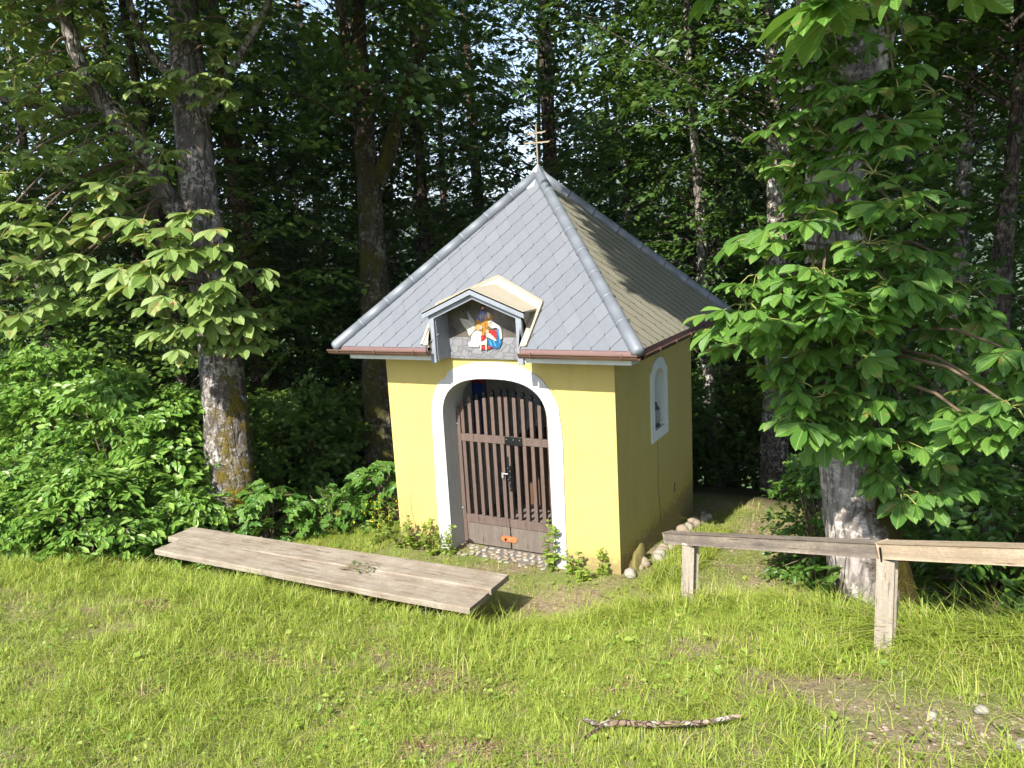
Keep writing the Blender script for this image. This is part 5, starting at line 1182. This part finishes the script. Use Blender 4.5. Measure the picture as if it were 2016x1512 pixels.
# ------------------------------------------------------------------ weeds by the wall
def weed(name, x, y, h, n, label, spread=.05, leaf=.075, group='weeds along the chapel wall', flower=None):
    b_ = gz(x, y, -.01); root = empty(name, b_); tag(root, label, 'weed', group); R = R5; mb = MB(); PP, DD, NN, SS = [], [], [], []
    for s in range(n):
        a = R.uniform(0, 6.28); tip = np.array([math.cos(a)*spread*R.uniform(.4, 1.3), math.sin(a)*spread*R.uniform(.4, 1.3), h*R.uniform(.7, 1.05)])
        st = np.array([math.cos(a)*.02, math.sin(a)*.02, 0]); ctl = spline([st, (st+tip)/2+R.normal(0, .012, 3), tip], 8); mb.put(*tube(ctl, np.linspace(.004, .0018, 8), 4, False))
        for k in range(int(h/.013)):
            t = R.uniform(.12, 1); p = ctl[min(int(t*7.99), 7)]; an = R.uniform(0, 6.28)
            PP.append(p); DD.append((math.cos(an), math.sin(an), R.uniform(-.1, .6))); NN.append((R.normal(0, .3), R.normal(0, .3), 1)); SS.append(leaf*R.uniform(.6, 1.2)*(1.15-.5*t))
    obj_of('stem', make_mesh('stem', np.concatenate(mb.V), mb.F, PETI), root, b_)
    V, F, U = leaves(np.array(PP), np.array(DD), np.array(NN), np.array(SS), TL); obj_of('foliage', make_mesh('foliage', V, F, LF_WEED, uv=U), root, b_)
    if flower is not None:
        q = R.normal(0, 1, (40, 3))*np.array([spread*.9, spread*.9, .06])+np.array([0, 0, h*.95]); V, F, U = leaves(q, R.normal(0, 1, (40, 3))+np.array([0, 0, .6]), R.normal(0, 1, (40, 3)), R.uniform(.018, .032, 40), TL)
        obj_of('flower', make_mesh('flower', V, F, flower, uv=U), root, b_)
YF_ = mat_leaf('yellow_petal', G((0, (.75, .52, .01)), (1, (.85, .62, .02))), .6, .2, (.8, .6, .05))
weed('leafy_weed', .70, -.10, .30, 3, 'upright pale green weed at the left foot of the door arch')
weed('leafy_weed', 1.83, -.07, .46, 4, 'tall upright pale green weed at the right foot of the door arch', .06)
weed('leafy_weed', 2.08, -.08, .26, 3, 'small drooping weed on the wall foot right of the door', .10)
weed('leafy_weed', 2.34, -.07, .28, 2, 'single upright weed near the right front corner of the chapel', .03)
weed('leafy_weed', 2.22, -.18, .17, 3, 'low weed between the two weeds right of the door', .08)
weed('leafy_weed', .30, -.10, .32, 9, 'bushy weed clump on the wall foot left of the door', .18, .065)
weed('leafy_weed', .50, -.16, .24, 7, 'bushy low weed clump next to the left foot of the arch', .15, .065)
weed('leafy_weed', .08, -.12, .42, 7, 'weed clump with thin stalks at the chapel left front corner', .20, .05)
weed('flowering_weed', -.30, .12, .40, 6, 'yellow-flowered weed left of the chapel left front corner', .14, .055, 'yellow flowering weeds', YF_)
weed('flowering_weed', -.22, -.15, .30, 5, 'smaller yellow-flowered weed in front of the taller one', .10, .05, 'yellow flowering weeds', YF_)
sk = empty('dry_stalks', gz(.22, -.14)); tag(sk, 'thin dry branching stalks rising against the yellow wall left of the door', 'stalks')
mb = MB()
for i in range(9):
    tip = gz(.22+R5.uniform(-.42, .12), -.13-R5.uniform(0, .05), R5.uniform(.45, .75)); mb.put(*tube(spline([gz(.30+R5.uniform(-.05, .1), -.14, 0), (gz(.26, -.14, .25)+tip)/2, tip], 7), np.linspace(.0022, .001, 7), 3, False))
mb.build('stalk', [TWIG], sk, gz(.22, -.14))

# ------------------------------------------------------------------ grass and ground cover
def vnoise(x, y, f, seed):
    R = np.random.default_rng(seed); g = R.uniform(0, 1, (64, 64)); u = (x*f) % 64; v = (y*f) % 64
    i = u.astype(int); j = v.astype(int); a = u-i; b_ = v-j; a = a*a*(3-2*a); b_ = b_*b_*(3-2*b_); i2 = (i+1) % 64; j2 = (j+1) % 64
    return g[i, j]*(1-a)*(1-b_)+g[i2, j]*a*(1-b_)+g[i, j2]*(1-a)*b_+g[i2, j2]*a*b_
def in_view(P, m=160):
    d = P-CAM; z = d@FW; px = 1008+FPX*(d@RT)/np.maximum(z, .01); py = 756-FPX*(d@UP)/np.maximum(z, .01)
    return (z > .3) & (px > -m) & (px < 2016+m) & (py < 1512+m)
PATCH = [(1.95, -3.35, .34), (.72, -3.0, .22), (2.2, -2.75, .30), (2.75, -2.72, .26), (.75, -3.6, .26), (1.45, -2.4, .24), (2.75, -3.5, .26), (3.2, -3.5, .22), (1.2, -2.9, .22), (-.6, -2.6, .25), (3.5, -2.7, .2)]
def grass_density(x, y):
    yc = crest(x); n1 = vnoise(x+50, y+50, 1.3, 1); n2 = vnoise(x+50, y+50, 4.0, 2); lawn = y < yc+.18
    d = np.where(lawn, .36+.95*np.clip((.5*n1+.5*n2-.28)*2.4, 0, 1), .16+.5*np.clip(n1*1.2+n2-1.15, 0, 1))
    d = np.where(np.abs(y-yc) < .16, d+.45, d)
    bare = .65*np.clip(vnoise(x+30, y+30, 2.3, 13)*2.2-1.15, 0, 1)*np.clip(vnoise(x+9, y+3, 7.0, 14)*2-.3, .2, 1)+np.exp(-(((x-5.2)/.42)**2+((y+3.15)/.30)**2))+.8*np.exp(-(((x-2.95)/.30)**2+((y+3.05)/.16)**2))*.9+.7*np.exp(-(((x-4.75)/.5)**2+((y+2.75)/.18)**2))+.5*np.exp(-(((x-2.2)/.35)**2+((y+2.6)/.15)**2))
    tr_ = np.interp(x, [2.9, 3.4, 4.0, 4.6, 5.2, 6.0], [-1.55, -1.85, -2.42, -2.82, -3.08, -3.3]); bare = bare+.8*np.exp(-((y-tr_)/.15)**2)*(x > 3.1)*np.clip(.4+vnoise(x+7, y+5, 3, 15), 0, 1)
    d = d*(1-np.clip(bare, 0, .92))
    ch = (x > -.02) & (x < W+.02) & (y > -.03); d = np.where(ch, 0, d)
    door = np.exp(-(((x-1.3)/.75)**2+((y+.35)/.42)**2)); d = np.where(~lawn, d*(1-.85*door), d)
    path = np.exp(-(((x-2.6-.25*(y+.9))/.9)**2+((y+.85)/.22)**2)); d = np.where(~lawn, d*(1-.8*np.clip(path, 0, 1)), d)
    wallr = (x > 2.74) & (x < 3.12) & (y > -.25) & (y < 1.7); d = np.where(wallr, d+.5, d); d = np.where((x > W-.02) & (x <= 2.74) & (y > -.05), d*.15, d)
    left = (x < -.1) & (~lawn); d = np.where(left, d+.55, d)
    sp_ = (x > 3.12) & (x < 3.8) & (y > -.6); d = np.where(sp_, d*.4, d)
    for px_, py_, pr_ in PATCH: d = d*(1-.85*np.exp(-(((x-px_)/pr_)**2+((y-py_)/(pr_*.6))**2))*np.clip(vnoise(x+3, y+8, 9.0, 17)*2.2-.2, 0, 1))
    d = np.where((y > 3.2) | (x < -4.4), d*.1, d)
    return d
R6 = np.random.default_rng(66)
N = 1900000
gxs = R6.uniform(-5.0, 6.6, N); gys = R6.uniform(-5.9, 3.4, N)
dens = grass_density(gxs, gys); keep = R6.uniform(0, 1.35, N) < dens
gxs, gys = gxs[keep], gys[keep]; gzs = ground_z(gxs, gys); Pg = np.c_[gxs, gys, gzs]
v_ = in_view(Pg); Pg = Pg[v_]; n = len(Pg)
lawnm = Pg[:, 1] < crest(Pg[:, 0])+.2
tall = vnoise(Pg[:, 0]+50, Pg[:, 1]+50, .9, 5)
edge = np.exp(-((Pg[:, 1]-crest(Pg[:, 0])+.05)/.22)**2)
ht = R6.gamma(4, .25, n)*np.where(lawnm, .040+.085*tall*tall*tall+.018*edge+.045*edge*np.clip(Pg[:, 0]-1.9, 0, 1)+.05*edge*np.clip(Pg[:, 0]-3.9, 0, 1), .045)
ht = np.clip(ht, .02, .30)
wl = (Pg[:, 0] > 2.74) & (Pg[:, 0] < 3.12) & (Pg[:, 1] > -.25) & (Pg[:, 1] < 1.9); ht = np.where(wl, ht*1.9, ht)
wd = R6.uniform(.0009, .0020, n)*(1+.8*(ht > .1)); az = R6.uniform(0, 2*np.pi, n); clump = vnoise(Pg[:, 0]+50, Pg[:, 1]+50, 6, 8)*6.28*2; az = np.where(R6.uniform(size=n) < .5, clump, az)
bend = R6.uniform(.25, 1.7, n); flat = R6.uniform(size=n) < .12; bend = np.where(flat, R6.uniform(2.2, 2.9, n), bend); dirh = np.c_[np.cos(az), np.sin(az), 0*az]; sd_ = np.c_[-np.sin(az), np.cos(az), 0*az]
Vb = []
for t, wv in ((0, 1.0), (.55, .8)):
    c = Pg+dirh*(bend*ht*t*t)[:, None]*.9; c[:, 2] += ht*(t-.32*bend*t*t)
    Vb += [c-sd_*(wd*wv)[:, None], c+sd_*(wd*wv)[:, None]]
c = Pg+dirh*(bend*ht)[:, None]*.9; c[:, 2] += ht*(1-.32*bend); Vb.append(c)
Vg = np.stack(Vb, 1).reshape(-1, 3); o7 = (np.arange(n)*5)[:, None]
def mat_grass():
    k = NT('grass_blade'); g = k.n('ShaderNodeNewGeometry')
    col = k.ramp(g.outputs['Random Per Island'], G((0, (.135, .235, .027)), (.35, (.22, .325, .042)), (.66, (.325, .405, .06)), (.90, (.42, .46, .09)), (.95, (.48, .42, .17)), (1, (.54, .45, .24))))
    v = k.coord('Object'); nz = k.noise(v, 1.1, 4); col = k.mix(k.math('MULTIPLY', nz, .45), col, c4(.34, .36, .065))
    p = k.pbr(col, .5, .3); t = k.n('ShaderNodeBsdfTranslucent'); k.l(k.mix(.4, col, c4(.45, .5, .06)), t.inputs[0])
    ms = k.n('ShaderNodeMixShader'); ms.inputs[0].default_value = .35; k.l(p, ms.inputs[1]); k.l(t.outputs[0], ms.inputs[2]); return k.done(ms.outputs[0])
GRASS = mat_grass()
grass = add('grass', Vg, [np.array([[0, 1, 3, 2]]).repeat(n, 0)+o7, np.array([[2, 3, 4]]).repeat(n, 0)+o7], GRASS)
tag(grass, 'sunlit yellow-green grass growing over the lawn and terrace', 'grass', kind='stuff')
# small broad leaves among the grass
N = 70000; cx_ = R6.uniform(-4.6, 6.4, N); cy_ = R6.uniform(-5.6, 2.5, N); dn_ = grass_density(cx_, cy_); nn_ = vnoise(cx_+50, cy_+50, 2.1, 9)
k_ = R6.uniform(0, 1, N) < np.clip(dn_, 0, 1)*np.clip(nn_*1.8-.35, .05, 1); P = np.c_[cx_, cy_, ground_z(cx_, cy_)+R6.uniform(.008, .06, N)][k_]; P = P[in_view(P)]; n = len(P)
V, F, U = leaves(P, np.c_[R6.normal(0, 1, (n, 2)), R6.normal(.15, .25, n)], np.c_[R6.normal(0, .35, (n, 2)), np.ones(n)], R6.gamma(4, .25, n)*.019, tmpl_leaf(.9))
tag(add('ground_cover', V, F, LF_WEED, uv=U), 'clover and small broad-leaved weeds scattered through the grass', 'ground cover', kind='stuff')
# dead leaves and gravel
N = 16000; cx_ = R6.uniform(-4, 6.2, N); cy_ = R6.uniform(-5, 3.2, N); m_ = 5000; pk = np.array(PATCH)[R6.integers(0, len(PATCH), m_)]; cx_[:m_] = pk[:, 0]+R6.normal(0, .6, m_)*pk[:, 2]; cy_[:m_] = pk[:, 1]+R6.normal(0, .4, m_)*pk[:, 2]; k_ = R6.uniform(0, 1, N) < np.clip(1.0-grass_density(cx_, cy_)*1.2, .06, 1)
P = np.c_[cx_, cy_, ground_z(cx_, cy_)+.006][k_]; P = P[in_view(P) & ~((P[:, 0] > 0) & (P[:, 0] < W) & (P[:, 1] > -.02))]; n = len(P)
V, F, U = leaves(P, np.c_[R6.normal(0, 1, (n, 2)), R6.normal(.05, .12, n)], np.c_[R6.normal(0, .4, (n, 2)), np.ones(n)], R6.uniform(.012, .036, n), tmpl_leaf(.4))
DEAD = mat_leaf('dead_leaf', G((0, (.10, .045, .03)), (.5, (.24, .125, .08)), (1, (.42, .30, .20))), .8, .1, (.3, .18, .06))
tag(add('leaf_litter', V, F, DEAD, uv=U), 'dry brown leaf litter on the bare soil', 'litter', kind='stuff')
V0, F0 = stone_mesh(R5, 1, .7); F0 = np.array(F0); N = 2600
cx_ = np.concatenate([R6.normal(5.2, .45, N//3), R6.uniform(2.0, 4.3, N//3), R6.uniform(3.0, 3.8, N//3)]); cy_ = np.concatenate([R6.normal(-3.1, .28, N//3), R6.normal(-.85, .25, N//3), R6.uniform(.2, 3.2, N//3)])
P = np.c_[cx_, cy_, ground_z(cx_, cy_)]; n = len(P); s = R6.gamma(1.6, .5, n)*.0045+.002; s = np.clip(s, .002, .016)
Vs_ = P[:, None, :]+s[:, None, None]*V0[None]*R6.uniform(.7, 1.3, (n, 1, 3)); off = (np.arange(n)*len(V0))[:, None, None]
tag(add('gravel', Vs_.reshape(-1, 3), [(F0[None]+off).reshape(-1, 3)], STONE2), 'pale gravel strewn on the trodden path', 'gravel', kind='stuff')
for i, (x, y, s, lab) in enumerate([(5.02, -2.98, .022, 'small white stone in the bare patch at the bottom right'), (5.2, -2.9, .028, 'pale stone right of the small white one at the bottom right'), (5.32, -3.2, .03, 'flat pale stone at the bottom right picture corner')]): stone(x, y, s, lab, 'stones in the bare patch', SM[1])

# ------------------------------------------------------------------ haze filling the valley air
hb = MB(); hb.box(np.array((-3300., -3300., -60.)), np.array((3300., 3300., 480.)), 0)
haze = hb.build('haze', [], None)
hm = bpy.data.materials.new('valley_haze'); hm.use_nodes = True; ht_ = hm.node_tree; ht_.nodes.clear()
pv = ht_.nodes.new('ShaderNodeVolumePrincipled'); pv.inputs['Color'].default_value = (.80, .88, 1.0, 1); pv.inputs['Density'].default_value = .00025; pv.inputs['Anisotropy'].default_value = .1
mo = ht_.nodes.new('ShaderNodeOutputMaterial'); ht_.links.new(pv.outputs[0], mo.inputs['Volume'])
haze.data.materials.append(hm)
tag(haze, 'pale summer haze hanging in the valley air', 'haze', kind='stuff')
